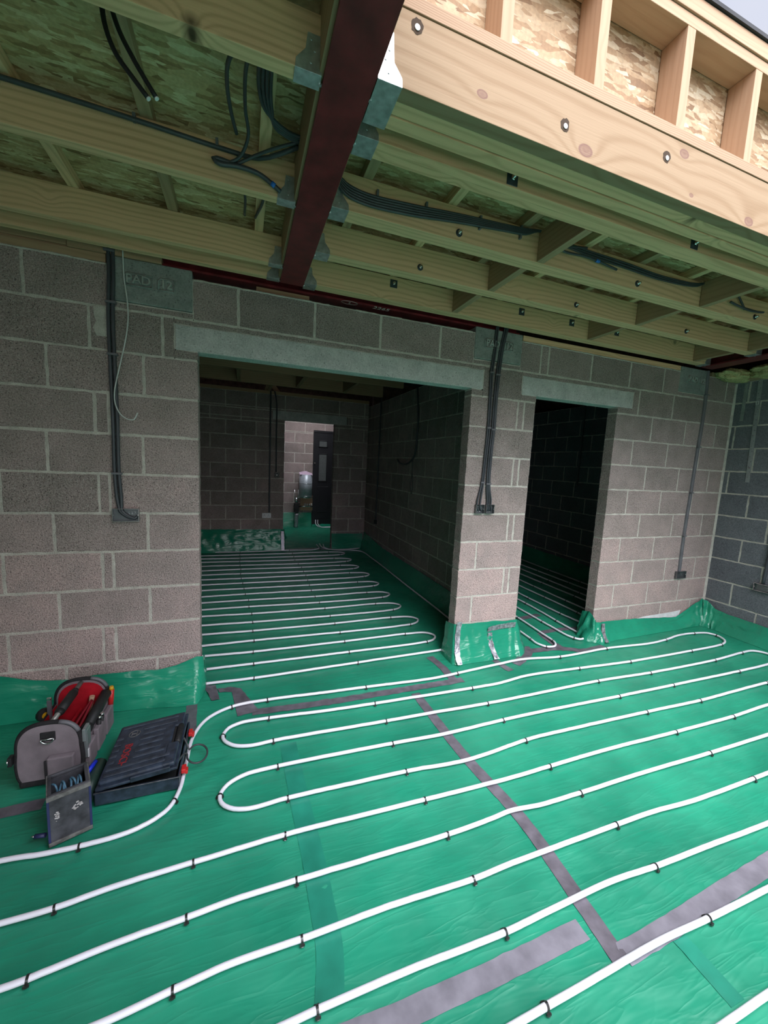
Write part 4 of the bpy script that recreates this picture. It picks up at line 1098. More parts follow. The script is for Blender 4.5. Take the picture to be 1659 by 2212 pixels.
# joist hangers
def hanger(x, y, side, wide, lab, zb=ZB, shiny=False, h=0.09):
    """side -1: hangs on the left of the steel, +1: on the right"""
    t = 0.0018
    bm = bmesh.new()
    s = side
    def b(x0, x1, *a): bx(bm, min(x0 * s, x1 * s), max(x0 * s, x1 * s), *a)
    b(0.0, 0.072, -t, wide + t, -t - 0.001, -0.0005)                     # seat under the joist
    for yy in (-t - 0.0005, wide + 0.0005):
        # cheek: wide at the foot, narrowing upwards
        pr = [(0.0, -0.002), (0.072, -0.002), (0.070, 0.02), (0.045, 0.05), (0.040, h), (0.0, h)]
        A = [bm.verts.new((p * s, yy, q)) for p, q in pr]; B_ = [bm.verts.new((p * s, yy + t, q)) for p, q in pr]
        bm.faces.new(A); bm.faces.new(B_[::-1])
        for i in range(len(pr)): bm.faces.new((A[i], A[(i + 1) % len(pr)], B_[(i + 1) % len(pr)], B_[i]))
        for q in ((0.03, 0.02), (0.02, 0.05), (0.03, 0.075)):
            cyl(bm, (q[0] * s, yy - 0.002, q[1]), (q[0] * s, yy + t + 0.002, q[1]), 0.003, n=8)
    b(-0.022, 0.004, wide * 0.45, wide * 0.45 + 0.008, -t - 0.004, -0.002)          # nailing tang bent under the flange
    cyl(bm, (-0.022 * s, wide * 0.45 + 0.004, -t - 0.004), (-0.022 * s, wide * 0.45 + 0.004, -0.002), 0.006, n=10)
    o = bm_obj('joist_hanger', bm, M_GALV, None, (x, y, zb))
    return tag(o, lab, 'joist hanger', 'galvanised joist hangers')
for (y, w, _), nm in zip(lj[:4], ('against the block wall', 'second from the block wall', 'beside the blue cable tape', 'nearest the camera')):
    hanger(XS_L, y, -1, w, 'galvanised hanger left of the red beam, ' + nm)
for (y, w, _), nm in zip(rj, ('against the block wall', 'second from the block wall', 'third from the block wall', 'just behind the big hanger')):
    hanger(XS_R, y, 1, w, 'galvanised hanger right of the red beam, ' + nm)
hanger(XS_R, TY, 1, 0.146, 'wide bright hanger carrying the pale triple trimmer', zb=2.57, h=0.12)
for y, nm in ((-0.122, 'in the corner'), (-0.50, 'further from the wall')):
    hanger(5.05, y, -1, 0.08, 'galvanised hanger on the right hand red beam, ' + nm)

# ------------------------------------------------------------------ upstand of the roof opening
ZP = 2.763
board('sole_plate', 1.30, 5.1, TY - 0.003, TY + 0.098, ZP + 0.001, ZP + 0.038, M_SAWN, label='rough sawn plate lying on the pale trimmer', cat='plate')
def n_stud(i): return ('first', 'second', 'third', 'fourth', 'fifth', 'sixth', 'seventh', 'eighth', 'ninth', 'tenth')[i]
sx = [1.375, 1.745, 2.115, 2.513, 2.908, 3.306, 3.70, 4.10, 4.50, 4.90]
for i, x in enumerate(sx):
    board('stud', x, x + 0.042, TY + 0.002, TY + 0.098, ZP + 0.0385, 3.129, M_PINE, axis='z', label='upright pine stud of the roof upstand, %s from the red beam' % n_stud(i), cat='stud', group='studs of the roof upstand')
board('head_plate', 1.30, 5.1, TY + 0.002, TY + 0.098, 3.130, 3.168, M_PINE, label='lower pine head plate on top of the studs', cat='plate')
board('head_plate', 1.30, 5.1, TY - 0.004, TY + 0.098, 3.170, 3.222, M_PINE, label='upper pine head plate at the top of the upstand, against the sky', cat='plate')
bm = bmesh.new(); bx(bm, -1.9, 1.9, -0.22, 0.24, -0.0055, 0.0055)
o = bm_obj('sheathing_board', bm, M_OSB, None, (3.2, TY + 0.1055, 2.99), (PI / 2, 0, 0))
tag(o, 'wood strand board fixed behind the studs of the upstand', 'board')
bm = bmesh.new()
for i in range(3): bx(bm, 1.3, 5.1, TY - 0.012 + 0.002 * i, TY + 0.13, 3.224 + 0.007 * i, 3.229 + 0.007 * i)
tag(bm_obj('roofing_felt_edge', bm, M_FELT), 'thin dark layered felt edge on top of the upstand', 'felt')
# plain upstands on the other sides
for nm, (x0, x1, y0, y1) in (('left', (1.28, 1.38, -4.3, TY)), ('right', (5.05, 5.15, -4.3, TY + 0.1)), ('near', (1.28, 5.15, -4.4, -4.3))):
    bm = bmesh.new(); bx(bm, x0, x1, y0, y1, 2.77, 3.22)
    tag(bm_obj('ceiling_upstand_' + nm, bm, M_OSB), None, None, None, 'structure')

# ------------------------------------------------------------------ roof over the back rooms
for i, y in enumerate((0.9, 1.7, 2.5, 3.35)):
    board('ceiling_joist', XL, 3.1, y, y + 0.045, 2.57, 2.77, M_WOOD_D, label='dark ceiling joist in the back room, %s row from the wide opening' % n_stud(i), cat='joist', group='joists over the back room')
for x in (0.25, 0.95, 1.75, 2.45):
    board('noggin', x, x + 0.045, 2.55, 3.345, 2.572, 2.74, M_WOOD_D, axis='y', label='dark cross timber over the back room', cat='noggin', group='cross timbers over the back room')
for x in (1.35, 1.40):
    board('roof_strut', x, x + 0.045, 3.40, 4.15, 2.604, 2.70, M_WOOD_D, axis='y', label='dark strut running over the far wall of the back room', cat='timber', group='struts over the far wall')
board('wall_plate', XL, 3.1, YF, YF + 0.1, 2.551, 2.60, M_WOOD_D, label='timber plate on top of the far wall in the back room', cat='plate')
t = board('timber_offcut', -0.13, 0.13, -0.02, 0.02, -0.035, 0.035, M_PINE, label='pale timber offcut leaning above the far wall in the back room', cat='timber')
t.location = (1.50, 4.30, 2.72); t.rotation_euler = (0, 0.9, 0)
bm = bmesh.new(); bx(bm, XL - 0.2, XR + 0.2, 0.35, 4.3, 2.95, 3.05); 
for (x0, x1, y0, y1) in ((XL - 0.2, 2.0, 4.3, 6.8), (3.0, XR + 0.2, 4.3, 6.8), (2.0, 3.0, 4.3, 4.9), (2.0, 3.0, 5.6, 6.8)):  # gap over the lobby is added to let daylight in
    bx(bm, x0, x1, y0, y1, 3.2, 3.3)
for f in (0.6, 4.2):
    pass
tag(bm_obj('ceiling_back_rooms', bm, M_FELT), None, None, None, 'structure')
bm = bmesh.new()
bx(bm, XL - 0.2, XR + 0.2, 0.34, 0.36, 2.5, 3.05); bx(bm, XL - 0.2, XL - 0.1, 0.3, 6.8, 2.4, 3.3); bx(bm, XR + 0.1, XR + 0.2, 0.0, 6.8, 2.4, 3.3); bx(bm, XL - 0.2, XR + 0.2, 6.5, 6.6, 2.4, 3.3)
bx(bm, 3.2, XR, 4.1, 4.2, 2.5, 3.3); bx(bm, XR + 0.105, XR + 0.2, -5.3, 0.35, 2.45, 2.80)
tag(bm_obj('ceiling_edge', bm, M_BRICK), None, None, None, 'structure')

# ------------------------------------------------------------------ mineral wool in the right corner
def blob(name, c, r, m, label, seed, cat='insulation'):
    bm = bmesh.new()
    bmesh.ops.create_icosphere(bm, subdivisions=5, radius=1.0)
    for v in bm.verts:
        d = v.co.normalized()
        k_ = 1 + 0.28 * noise.noise(d * 2.2 + Vector((seed, 0, 0))) + 0.16 * abs(noise.noise(d * 6 + Vector((0, seed, 0)))) + 0.07 * noise.noise(d * 17)
        v.co = Vector((d.x * r[0], d.y * r[1], d.z * r[2])) * k_
    o = bm_obj(name, bm, m, None, c, None, True)
    return tag(o, label, cat, 'mineral wool in the corner')
blob('mineral_wool', (5.50, -0.08, 2.535), (0.19, 0.10, 0.055), M_WOOL, 'tuft of yellow mineral wool on the wall head in the right corner', 1)
blob('mineral_wool', (5.60, -0.34, 2.55), (0.13, 0.19, 0.06), M_WOOL, 'yellow mineral wool under the right red beam, over the strap', 4)
blob('mineral_wool', (5.48, -0.62, 2.60), (0.16, 0.19, 0.06), M_WOOL, 'yellow mineral wool at the right edge, furthest from the corner', 8)
board('wall_plate', 5.60, 5.70, -5.1, -0.0, 2.501, 2.54, M_WOOD_D, axis='y', label='timber plate on top of the dark right hand wall', cat='plate')
board('wall_plate', 5.30, 5.68, -0.002, 0.098, 2.521, 2.56, M_WOOD_D, label='timber plate on the wall head in the right corner', cat='plate')
# restraint strap
t = empty('restraint_strap', (5.680, -0.2, 2.5), 0, 'long perforated steel strap hanging down the dark right wall', 'strap')
bm = bmesh.new()
n = 40; rows = []
for i in range(n + 1):
    z = 0.05 - 1.03 * i / n
    yc = 0.0 - 0.022 * i / n
    rows.append([bm.verts.new((-0.003, yc + s * 0.017, z)) for s in (-1, 1)] + [bm.verts.new((0.0, yc + s * 0.017, z)) for s in (1, -1)])
for i in range(n):
    for k_ in range(4): bm.faces.new((rows[i][k_], rows[i][(k_ + 1) % 4], rows[i + 1][(k_ + 1) % 4], rows[i + 1][k_]))
bm.faces.new(rows[0]); bm.faces.new(rows[-1][::-1])
bm_obj('strap_body', bm, m_plain('weathered_galvanised', (0.34, 0.35, 0.36), 0.5, 0.3), t)
bm = bmesh.new()
for i in range(20):
    z = 0.02 - 0.05 * i
    cyl(bm, (-0.0035, -0.022 * (0.05 - z) / 1.03 + (0.006 if i % 2 else -0.006), z), (-0.0042, -0.022 * (0.05 - z) / 1.03 + (0.006 if i % 2 else -0.006), z), 0.003, n=8)
bm_obj('punched_holes', bm, M_BLACK, t)
bm = bmesh.new()
for a, b, c, d in ((-0.014, 0.010, -0.205, -0.201), (-0.014, 0.010, -0.235, -0.231), (-0.014, -0.010, -0.235, -0.201), (0.006, 0.010, -0.235, -0.201)):
    bx(bm, -0.0045, -0.003, a, b, c, d)
bm_obj('white_label', bm, M_WHITE, t)
bm = bmesh.new(); cyl(bm, (-0.003, -0.022, -0.84), (-0.008, -0.022, -0.84), 0.007, n=10)
bm_obj('fixing_screw', bm, M_CHROME, t)
board('reveal_strip', 5.681, 5.6835, -0.105, -0.075, 2.12, 2.49, M_PAD, label='faint grey vertical strip near the right corner', cat='strip')

# ------------------------------------------------------------------ back boxes, conduits and cables
M_BOXIN = m_plain('dull_galvanised_inside', (0.17, 0.18, 0.19), 0.33, 0.75)
def back_box(loc, w, h, label, facing='y', cable=True, ring=0.009, knock=((0.3, 0.3), (0.55, 0.3), (0.6, -0.35))):
    """open galvanised box sunk in the wall; local frame: x across, -y outwards"""
    t = empty('socket_back_box', loc, 0 if facing == 'y' else -PI / 2, label, 'back box', 'galvanised back boxes')
    bm = bmesh.new(); T = 0.0014; d0, d1 = -0.024, -0.0025
    if True:
        bmr = bmesh.new()
        for q in ((-w / 2 - 0.001, -w / 2 + 0.0015, -h / 2, h / 2), (w / 2 - 0.0015, w / 2 + 0.001, -h / 2, h / 2), (-w / 2, w / 2, -h / 2 - 0.001, -h / 2 + 0.0015), (-w / 2, w / 2, h / 2 - 0.0015, h / 2 + 0.001)):
            bx(bmr, q[0], q[1], d0 - 0.001, d0 + 0.001, q[2], q[3])
        bm_obj('rim', bmr, M_CHROME, t)
    bx(bm, -w / 2, w / 2, d1 - T, d1, -h / 2, h / 2)
    bx(bm, -w / 2, -w / 2 + T, d0, d1, -h / 2, h / 2); bx(bm, w / 2 - T, w / 2, d0, d1, -h / 2, h / 2)
    bx(bm, -w / 2, w / 2, d0, d1, -h / 2, -h / 2 + T); bx(bm, -w / 2, w / 2, d0, d1, h / 2 - T, h / 2)
    bm_obj('box_shell', bm, M_BOXIN, t)
    bm = bmesh.new()
    for a, b in knock:
        c = Vector((a * w / 2, d1 - T - 0.001, b * h / 2))
        tube(bm, [c + Vector((math.cos(q * PI / 8) * ring, -0.003 * (ring > 0.01), math.sin(q * PI / 8) * ring)) for q in range(17)], 0.0007 + (0.0012 if ring > 0.01 else 0), 5)
    bm_obj('knockout', bm, M_CHROME, t)
    bm = bmesh.new()
    for s in (-1, 1):
        cyl(bm, (s * (w / 2 - 0.005), d0 + 0.001, 0), (s * (w / 2 - 0.005), d0 + 0.008, 0), 0.0035, n=10)
    bm_obj('fixing_lug', bm, M_CHROME, t)
    return t
b1 = back_box((0.394, -0.001, 1.163), 0.131, 0.072, 'galvanised double back box at the foot of the conduit on the left wall')
b2 = back_box((2.775, -0.001, 1.212), 0.074, 0.068, 'left one of two galvanised back boxes side by side on the pillar', ring=0.024, knock=((0, 0),))
b3 = back_box((2.868, -0.001, 1.212), 0.074, 0.068, 'right one of two galvanised back boxes side by side on the pillar', ring=0.024, knock=((0, 0),))
b4 = back_box((5.235, -0.001, 0.551), 0.14, 0.070, 'galvanised back box low on the wall near the right corner')
b5 = back_box((5.683, -0.482, 0.530), 0.135, 0.070, 'galvanised back box on the dark right wall at the picture edge', facing='x')
def conduit(name, pts, w, d, m, label, wallx=None):
    """flat plastic cable cover, w wide and d deep, standing off the wall face"""
    bm = bmesh.new(); rows = []
    path = spline(pts, 0.03)
    for p in path:
        row = []
        for k_ in range(9):
            a = PI * k_ / 8
            row.append(bm.verts.new((p.x + math.cos(a) * w / 2, p.y - math.sin(a) ** 0.7 * d if 0 < k_ < 8 else p.y, p.z)))
        rows.append(row)
    for i in range(len(rows) - 1):
        for k_ in range(8):
            f = bm.faces.new((rows[i][k_], rows[i][k_ + 1], rows[i + 1][k_ + 1], rows[i + 1][k_])); f.smooth = True
    return tag(bm_obj(name, bm, m), label, 'cable cover')
def cable_clip(p, w, d, parent_label, m=M_CLIP):
    bm = bmesh.new(); bx(bm, -w / 2, w / 2, -d, 0.0, -0.006, 0.006, 0, 0.001)
    return tag(bm_obj('cable_clip', bm, M_CAPPING, None, p), parent_label, 'cable clip', 'clips on the wall cables')
# left wall: two parallel dark runs
for dx, pos in ((-0.011, 'left'), (0.010, 'right')):
    tube_obj('wall_cable', [(0.362 + dx, -0.012, 2.60), (0.360 + dx, -0.012, 2.45), (0.352 + dx, -0.012, 2.25), (0.353 + dx, -0.012, 2.0), (0.356 + dx, -0.012, 1.7), (0.355 + dx, -0.012, 1.4), (0.362 + dx, -0.012, 1.26), (0.366 + dx * 0.6, -0.012, 1.205),
             (0.368 + dx * 0.5, -0.012, 1.185), (0.40 + dx * 0.5, -0.012, 1.155), (0.436, -0.012, 1.142), (0.452, -0.010, 1.155)], 0.0095, M_CABLE, None, 0.015, 8,
             'dark cable down the left wall to the double back box, %s one of two' % pos, 'cable', 'pair of dark cables on the left wall')
for z in (2.58, 2.32, 2.05, 1.40): cable_clip((0.355, -0.003, z), 0.05, 0.022, 'small grey clip on the dark cables of the left wall')
tube_obj('white_cable', [(0.418, -0.018, 2.605), (0.419, -0.02, 2.56), (0.422, -0.022, 2.453), (0.434, -0.024, 2.338), (0.436, -0.026, 2.25), (0.425, -0.03, 2.15), (0.398, -0.034, 2.018), (0.372, -0.036, 1.90), (0.363, -0.036, 1.84), (0.366, -0.036, 1.78),
          (0.388, -0.036, 1.73), (0.42, -0.036, 1.706), (0.452, -0.036, 1.706), (0.460, -0.036, 1.72), (0.470, -0.036, 1.745)], 0.0034, M_CABLE_W, None, 0.01, 8, 'loose white cable hanging in a curve on the left wall', 'cable')
# pillar: five dark cables in two bundles
A_ = [(2.812, 2.60), (2.806, 2.50), (2.802, 2.392), (2.791, 2.25), (2.797, 2.062), (2.801, 1.841), (2.796, 1.646), (2.784, 1.40)]
B_ = [(2.892, 2.60), (2.880, 2.53), (2.864, 2.447), (2.849, 2.248), (2.844, 2.067), (2.845, 1.84), (2.837, 1.648), (2.840, 1.40)]
for j, (dx, ex_) in enumerate(((-0.008, 2.752), (0.008, 2.778))):
    tube_obj('wall_cable', [(x + dx, -0.012, z) for x, z in A_] + [(ex_ + dx * 0.2, -0.012, 1.27), (ex_, -0.010, 1.243), (ex_ + 0.005, -0.012, 1.215), (ex_ + 0.018, -0.010, 1.195)], 0.0072, M_CABLE, None, 0.02, 8,
             'dark cable on the pillar feeding the left back box, %s one' % ('left', 'right')[j], 'cable', 'dark cables on the pillar')
for j, (dx, ex_) in enumerate(((-0.013, 2.842), (0.0, 2.858), (0.013, 2.878))):
    tube_obj('wall_cable', [(x + dx, -0.012 - 0.004 * (j == 1), z) for x, z in B_] + [(ex_, -0.012, 1.27), (ex_, -0.010, 1.243), (ex_ + 0.006, -0.012, 1.215), (ex_ + 0.004, -0.010, 1.195)], 0.0070, M_CABLE, None, 0.02, 8,
             'dark cable on the pillar feeding the right back box, %s one' % ('left', 'middle', 'right')[j], 'cable', 'dark cables on the pillar')
for z in (2.25, 1.84, 1.42):
    xa = {2.25: 2.791, 1.84: 2.801, 1.42: 2.786}[z]; xb = {2.25: 2.849, 1.84: 2.845, 1.42: 2.840}[z]
    cable_clip((xa, -0.003, z), 0.036, 0.020, 'small grey clip on the left bundle of cables on the pillar')
    cable_clip((xb, -0.003, z - 0.01), 0.044, 0.020, 'small grey clip on the right bundle of cables on the pillar')
conduit('cable_cover', [(5.222, -0.001, 2.56), (5.240, -0.001, 2.34), (5.245, -0.001, 2.1), (5.236, -0.001, 1.84), (5.230, -0.001, 1.6), (5.226, -0.001, 1.39), (5.214, -0.001, 0.954), (5.220, -0.001, 0.588)], 0.036, 0.020, M_CAPPING, 'grey cable cover running down the wall near the right corner')
for z, x in ((2.34, 5.24), (1.84, 5.236), (1.39, 5.226), (0.954, 5.214)): cable_clip((x, -0.002, z), 0.042, 0.024, 'small grey clip on the cable cover near the right corner')
tube_obj('wall_cable', [(5.672, -0.487, 1.2), (5.672, -0.487, 0.9), (5.670, -0.480, 0.62), (5.674, -0.478, 0.566)], 0.012, M_CABLE, None, 0.03, 8, 'dark cable above the back box on the dark right wall', 'cable')
# ceiling cables
Rf = -0.877 - 0.012
for j in range(5):
    dz = -0.010 * j
    tube_obj('ceiling_cable', [(1.30, -0.95, 2.70), (1.372, -0.90, 2.69 + dz * 0.6), (1.42, Rf, 2.665 + dz), (1.50, Rf, 2.648 + dz), (1.70, Rf, 2.655 + dz), (1.95, Rf, 2.675 + dz * 0.8), (2.2, Rf, 2.690 + dz * 0.6), (2.33, Rf, 2.700 + dz * 0.5), (2.40, Rf, 2.71), (2.46, Rf, 2.712)],
             0.0062, M_CABLE, None, 0.02, 7, 'grey ceiling cable clipped along the double joist right of the red beam', 'cable', 'cables along the third double joist')
for x in (1.56, 1.79, 2.07, 2.30):
    bm = bmesh.new(); bx(bm, -0.005, 0.005, -0.016, 0.002, -0.036, 0.022, 0, 0.001)
    tag(bm_obj('cable_clip', bm, M_CAPPING, None, (x, -0.877, 2.655 + (x - 1.56) * 0.045)), 'small grey clip on the cables right of the red beam', 'cable clip', 'clips on the ceiling cables')
for j in range(3):
    tube_obj('ceiling_cable', [(2.46, Rf, 2.700 - 0.006 * j), (2.70, Rf, 2.69 - 0.010 * j), (3.0, Rf, 2.685 - 0.012 * j), (3.3, Rf, 2.675 - 0.01 * j), (3.6, Rf, 2.692 - 0.006 * j), (3.66, Rf, 2.71)], 0.005, M_CABLE, None, 0.03, 6,
             'thin dark ceiling cable between the two cross timbers of the front bay', 'cable', 'thin cables along the third double joist')
tube_obj('ceiling_cable', [(2.72, Rf, 2.70), (2.60, Rf - 0.01, 2.675), (2.54, Rf - 0.012, 2.655), (2.56, Rf - 0.012, 2.645), (2.70, Rf - 0.012, 2.650), (2.80, Rf - 0.012, 2.645), (2.93, Rf - 0.01, 2.632)], 0.006, M_CABLE, None, 0.01, 7, 'looped dark cable end with a blue band right of the red beam', 'cable')
tube_obj('blue_band', [(2.775, Rf - 0.012, 2.646), (2.80, Rf - 0.012, 2.645)], 0.0078, M_BLUE, None, 0.01, 8, 'blue tape band on the looped cable right of the red beam', 'tape')
tube_obj('ceiling_cable', [(3.98, Rf, 2.70), (4.02, Rf - 0.008, 2.65), (4.05, Rf - 0.01, 2.62)], 0.006, M_CABLE, None, 0.01, 7, 'short dark cable dropping to a coiled end at the far right', 'cable')
tube_obj('ceiling_cable', [(3.90, Rf - 0.01, 2.64), (3.95, Rf - 0.012, 2.632), (4.05, Rf - 0.012, 2.627), (4.2, Rf - 0.012, 2.628), (4.24, Rf - 0.012, 2.634), (4.1, Rf - 0.014, 2.62), (3.97, Rf - 0.014, 2.63), (3.90, Rf - 0.012, 2.64)], 0.006, M_CABLE, None, 0.01, 7, 'coiled dark cable end on a joist at the far right', 'cable')
# left bay: the bundle, the hanging ends and the loop with the blue band
Lf = -0.838 - 0.012
tube_obj('ceiling_cable', [(-1.2, Lf, 2.700), (-0.3, Lf, 2.700), (0.3, Lf, 2.698), (0.7, Lf, 2.690), (0.95, Lf, 2.682), (1.08, Lf - 0.02, 2.672), (1.15, Lf - 0.06, 2.68), (1.22, Lf - 0.10, 2.70)], 0.008, M_CABLE, None, 0.03, 8, 'dark cable clipped along the joist left of the red beam', 'cable')
for x in (0.28, 0.66, 0.93):
    bm = bmesh.new(); bx(bm, -0.005, 0.005, -0.014, 0.002, -0.012, 0.014, 0, 0.001)
    tag(bm_obj('cable_clip', bm, M_CAPPING, None, (x, -0.842, 2.697)), 'small grey clip on the cable left of the red beam', 'cable clip', 'clips on the ceiling cables')
for j in range(4):
    o_ = 0.012 * j
    tube_obj('ceiling_cable', [(1.06 + o_, -1.36, 2.62), (1.065 + o_, -1.28, 2.66), (1.07 + o_, -1.15, 2.69), (1.09 + o_ * 0.7, -1.07, 2.70), (1.13, -1.03 + o_ * 0.7, 2.70), (1.19, -1.00 + o_ * 0.7, 2.70), (1.235, -1.0 + o_ * 0.7, 2.70)], 0.006, M_CABLE, None, 0.015, 7,
             'dark cable of the bundle bending into the red beam from the left', 'cable', 'cable bundle left of the red beam')
tube_obj('ceiling_cable', [(1.02, -1.345, 2.63), (0.985, -1.25, 2.66), (0.975, -1.12, 2.69), (0.985, -1.0, 2.70), (1.0, -0.92, 2.70)], 0.0065, M_CABLE, None, 0.015, 7, 'separate dark cable hanging left of the bundle', 'cable')
tube_obj('ceiling_cable', [(1.045, -1.345, 2.63), (1.03, -1.22, 2.67), (1.03, -1.05, 2.69), (1.04, -0.95, 2.68), (1.01, -0.88, 2.65), (0.965, Lf - 0.01, 2.628)], 0.006, M_CABLE, None, 0.015, 7, 'dark cable dropping from the bundle to the looped end', 'cable')
tube_obj('ceiling_cable', [(1.215, -0.97, 2.70), (1.13, -0.93, 2.68), (1.06, -0.89, 2.66), (0.99, Lf - 0.005, 2.632)], 0.006, M_CABLE, None, 0.015, 7, 'dark cable crossing from the red beam to the looped end', 'cable')
tube_obj('ceiling_cable', [(0.985, Lf - 0.012, 2.632), (0.93, Lf - 0.014, 2.634), (0.918, Lf - 0.016, 2.628), (0.94, Lf - 0.016, 2.618), (1.0, Lf - 0.016, 2.626), (1.08, Lf - 0.014, 2.622), (1.13, Lf - 0.01, 2.602), (1.165, Lf - 0.004, 2.585)], 0.0085, M_CABLE, None, 0.01, 8, 'looped black cable end with a blue band left of the red beam', 'cable')
tube_obj('blue_band', [(1.128, Lf - 0.011, 2.604), (1.142, Lf - 0.009, 2.597)], 0.0098, M_BLUE, None, 0.01, 8, 'blue tape band on the looped cable left of the red beam', 'tape')
for j in range(2):
    o_ = 0.02 * j
    t = empty('black_cable', (0.55, -1.5, 2.7), 0, 'thick black cable hanging at the top left with a cut end, %s one' % ('left', 'right')[j], 'cable', 'two thick black cables')
    pts = ([(0.674, -1.25, 2.765), (0.676, -1.25, 2.684), (0.684, -1.25, 2.624), (0.705, -1.25, 2.572), (0.741, -1.25, 2.53), (0.778, -1.25, 2.49)],
           [(0.694, -1.25, 2.765), (0.696, -1.25, 2.692), (0.712, -1.25, 2.634), (0.747, -1.25, 2.571), (0.798, -1.25, 2.497)])[j]
    bm = bmesh.new(); P_ = spline([(p[0] - 0.55, p[1] + 1.5, p[2] - 2.7) for p in pts], 0.012); tube(bm, P_, 0.0062, 10)
    bm_obj('cable_sheath', bm, M_BLACK, t)
    d = (P_[-1] - P_[-2]).normalized(); bm = bmesh.new(); cyl(bm, P_[-1], P_[-1] + d * 0.003, 0.0060, n=12)
    bm_obj('cut_end', bm, M_WHITE, t, label='pale cut end')
for p0, p1 in (((0.99, -0.76, 2.71), (1.03, -0.40, 2.71)), ((1.10, -0.76, 2.71), (1.08, -0.40, 2.71))):
    tube_obj('ceiling_cable', [p0, ((p0[0] + p1[0]) / 2 + 0.02, (p0[1] + p1[1]) / 2, 2.70), p1], 0.006, M_CABLE, None, 0.03, 7, 'dark cable in the bay above the block wall, left of the red beam', 'cable', 'cables above the wall, left bay')

# ------------------------------------------------------------------ back room fittings
for pts, r, lab in (([(1.446, YF - 0.012, 2.60), (1.442, YF - 0.012, 1.6), (1.442, YF - 0.012, 0.64)], 0.013, 'thick dark cable down the far wall to the low socket'),
                    ([(1.505, YF - 0.012, 2.60), (1.535, YF - 0.012, 2.45), (1.540, YF - 0.012, 1.9), (1.543, YF - 0.012, 1.31)], 0.012, 'dark cable down the far wall to the round white switch box')):
    tube_obj('wall_cable', pts, r, M_CABLE, None, 0.05, 8, lab, 'cable')
t = empty('double_socket', (1.40, YF - 0.02, 0.59), 0, 'white double socket low on the far wall of the back room', 'socket')
bm = bmesh.new(); bx(bm, -0.072, 0.072, -0.006, 0.018, -0.042, 0.042, 0, 0.003); bm_obj('face_plate', bm, M_WHITE, t)
bm = bmesh.new()
for cx in (-0.035, 0.035):
    bx(bm, cx - 0.016, cx - 0.009, -0.0075, -0.006, -0.012, -0.006); bx(bm, cx + 0.009, cx + 0.016, -0.0075, -0.006, -0.012, -0.006); bx(bm, cx - 0.004, cx + 0.004, -0.0075, -0.006, 0.004, 0.014)
bm_obj('pin_slot', bm, M_BLACK, t)
t = empty('switch_box', (1.556, YF - 0.015, 1.262), 0, 'back box with a white round centre on the far wall beside the doorway', 'back box')
bm = bmesh.new(); bx(bm, -0.037, 0.037, 0, 0.012, -0.037, 0.037, 0, 0.002); bm_obj('box_shell', bm, M_BLACK, t)
bm = bmesh.new(); cyl(bm, (0, 0, 0), (0, -0.006, 0), 0.016, n=16)
bm_obj('white_centre', bm, M_WHITE, t)
bm = bmesh.new()
for a in range(8):
    if a % 2: c = Vector((math.cos(a * PI / 4) * 0.034, 0, math.sin(a * PI / 4) * 0.034))
    else: c = Vector((math.cos(a * PI / 4) * 0.029, 0, math.sin(a * PI / 4) * 0.029))
    bx(bm, c.x - 0.005, c.x + 0.005, -0.003, 0, c.z - 0.005, c.z + 0.005)
bm_obj('white_mark', bm, M_WHITE, t)
tube_obj('wall_cable', [(3.088, 3.376, 2.60), (3.088, 3.38, 1.6), (3.088, 3.391, 0.60)], 0.012, M_CABLE, None, 0.05, 8, 'dark cable down the right wall of the back room, far one', 'cable')
tube_obj('wall_cable', [(3.088, 2.018, 2.55), (3.088, 1.93, 2.1), (3.088, 1.935, 1.9), (3.085, 1.97, 1.66), (3.07, 2.10, 1.56), (3.06, 2.31, 1.54), (3.07, 2.45, 1.56), (3.085, 2.55, 1.60)], 0.012, M_CABLE, None, 0.04, 8, 'dark cable curving out from the right wall of the back room', 'cable')
tube_obj('white_cable', [(3.08, 2.0, 1.62), (3.08, 2.01, 1.50), (3.075, 1.99, 1.40), (3.07, 1.95, 1.25), (3.07, 1.98, 1.16), (3.07, 2.02, 1.25), (3.075, 2.0, 1.42)], 0.004, M_CAPPING, None, 0.03, 6, 'thin grey hanging loop of cable in the back room', 'cable')
bm = bmesh.new(); bx(bm, -0.02, 0.01, -0.035, 0.035, -0.035, 0.035, 0, 0.002)
tag(bm_obj('socket_back_box', bm, M_BLACK, None, (3.09, 3.39, 0.575)), 'dark back box low on the right wall of the back room', 'back box')
board('hanging_rod', 5.66, 5.675, 1.82, 1.85, 1.35, 2.5, M_CAPPING, axis='z', label='thin pale rod hanging in the dark room beyond the narrow doorway', cat='rod')

# lobby: black front door, cylinder, manifold
t = empty('door_1', (2.97, YE - 0.01, 0.19), 0); t['kind'] = 'structure'; t['label'] = 'black front door with two frosted panes'
bm = bmesh.new(); bx(bm, -0.43, 0.43, -0.03, 0.03, 0.0, 1.97, 0, 0.004); bm_obj('door_leaf', bm, M_DOORB, t)
bm = bmesh.new()
for x0, x1 in ((-0.33, -0.07), (0.07, 0.33)): bx(bm, x0, x1, -0.038, -0.03, 0.15, 0.75, 0, 0.004)
bm_obj('door_panel', bm, M_DOORB, t)
for z0, z1 in ((0.885, 1.487), (1.665, 1.785)):
    bm = bmesh.new(); bx(bm, -0.296, -0.13, -0.036, -0.03, z0, z1, 0, 0.001); g = bm_obj('glass_pane', bm, M_GLASS_F, t)
    bm = bmesh.new()
    for a, b, c, d in ((-0.315, -0.296, z0 - 0.02, z1 + 0.02), (-0.13, -0.111, z0 - 0.02, z1 + 0.02), (-0.315, -0.111, z0 - 0.02, z0), (-0.315, -0.111, z1, z1 + 0.02)): bx(bm, a, b, -0.042, -0.03, c, d, 0, 0.002)
    bm_obj('pane_frame', bm, M_DOORB, t)
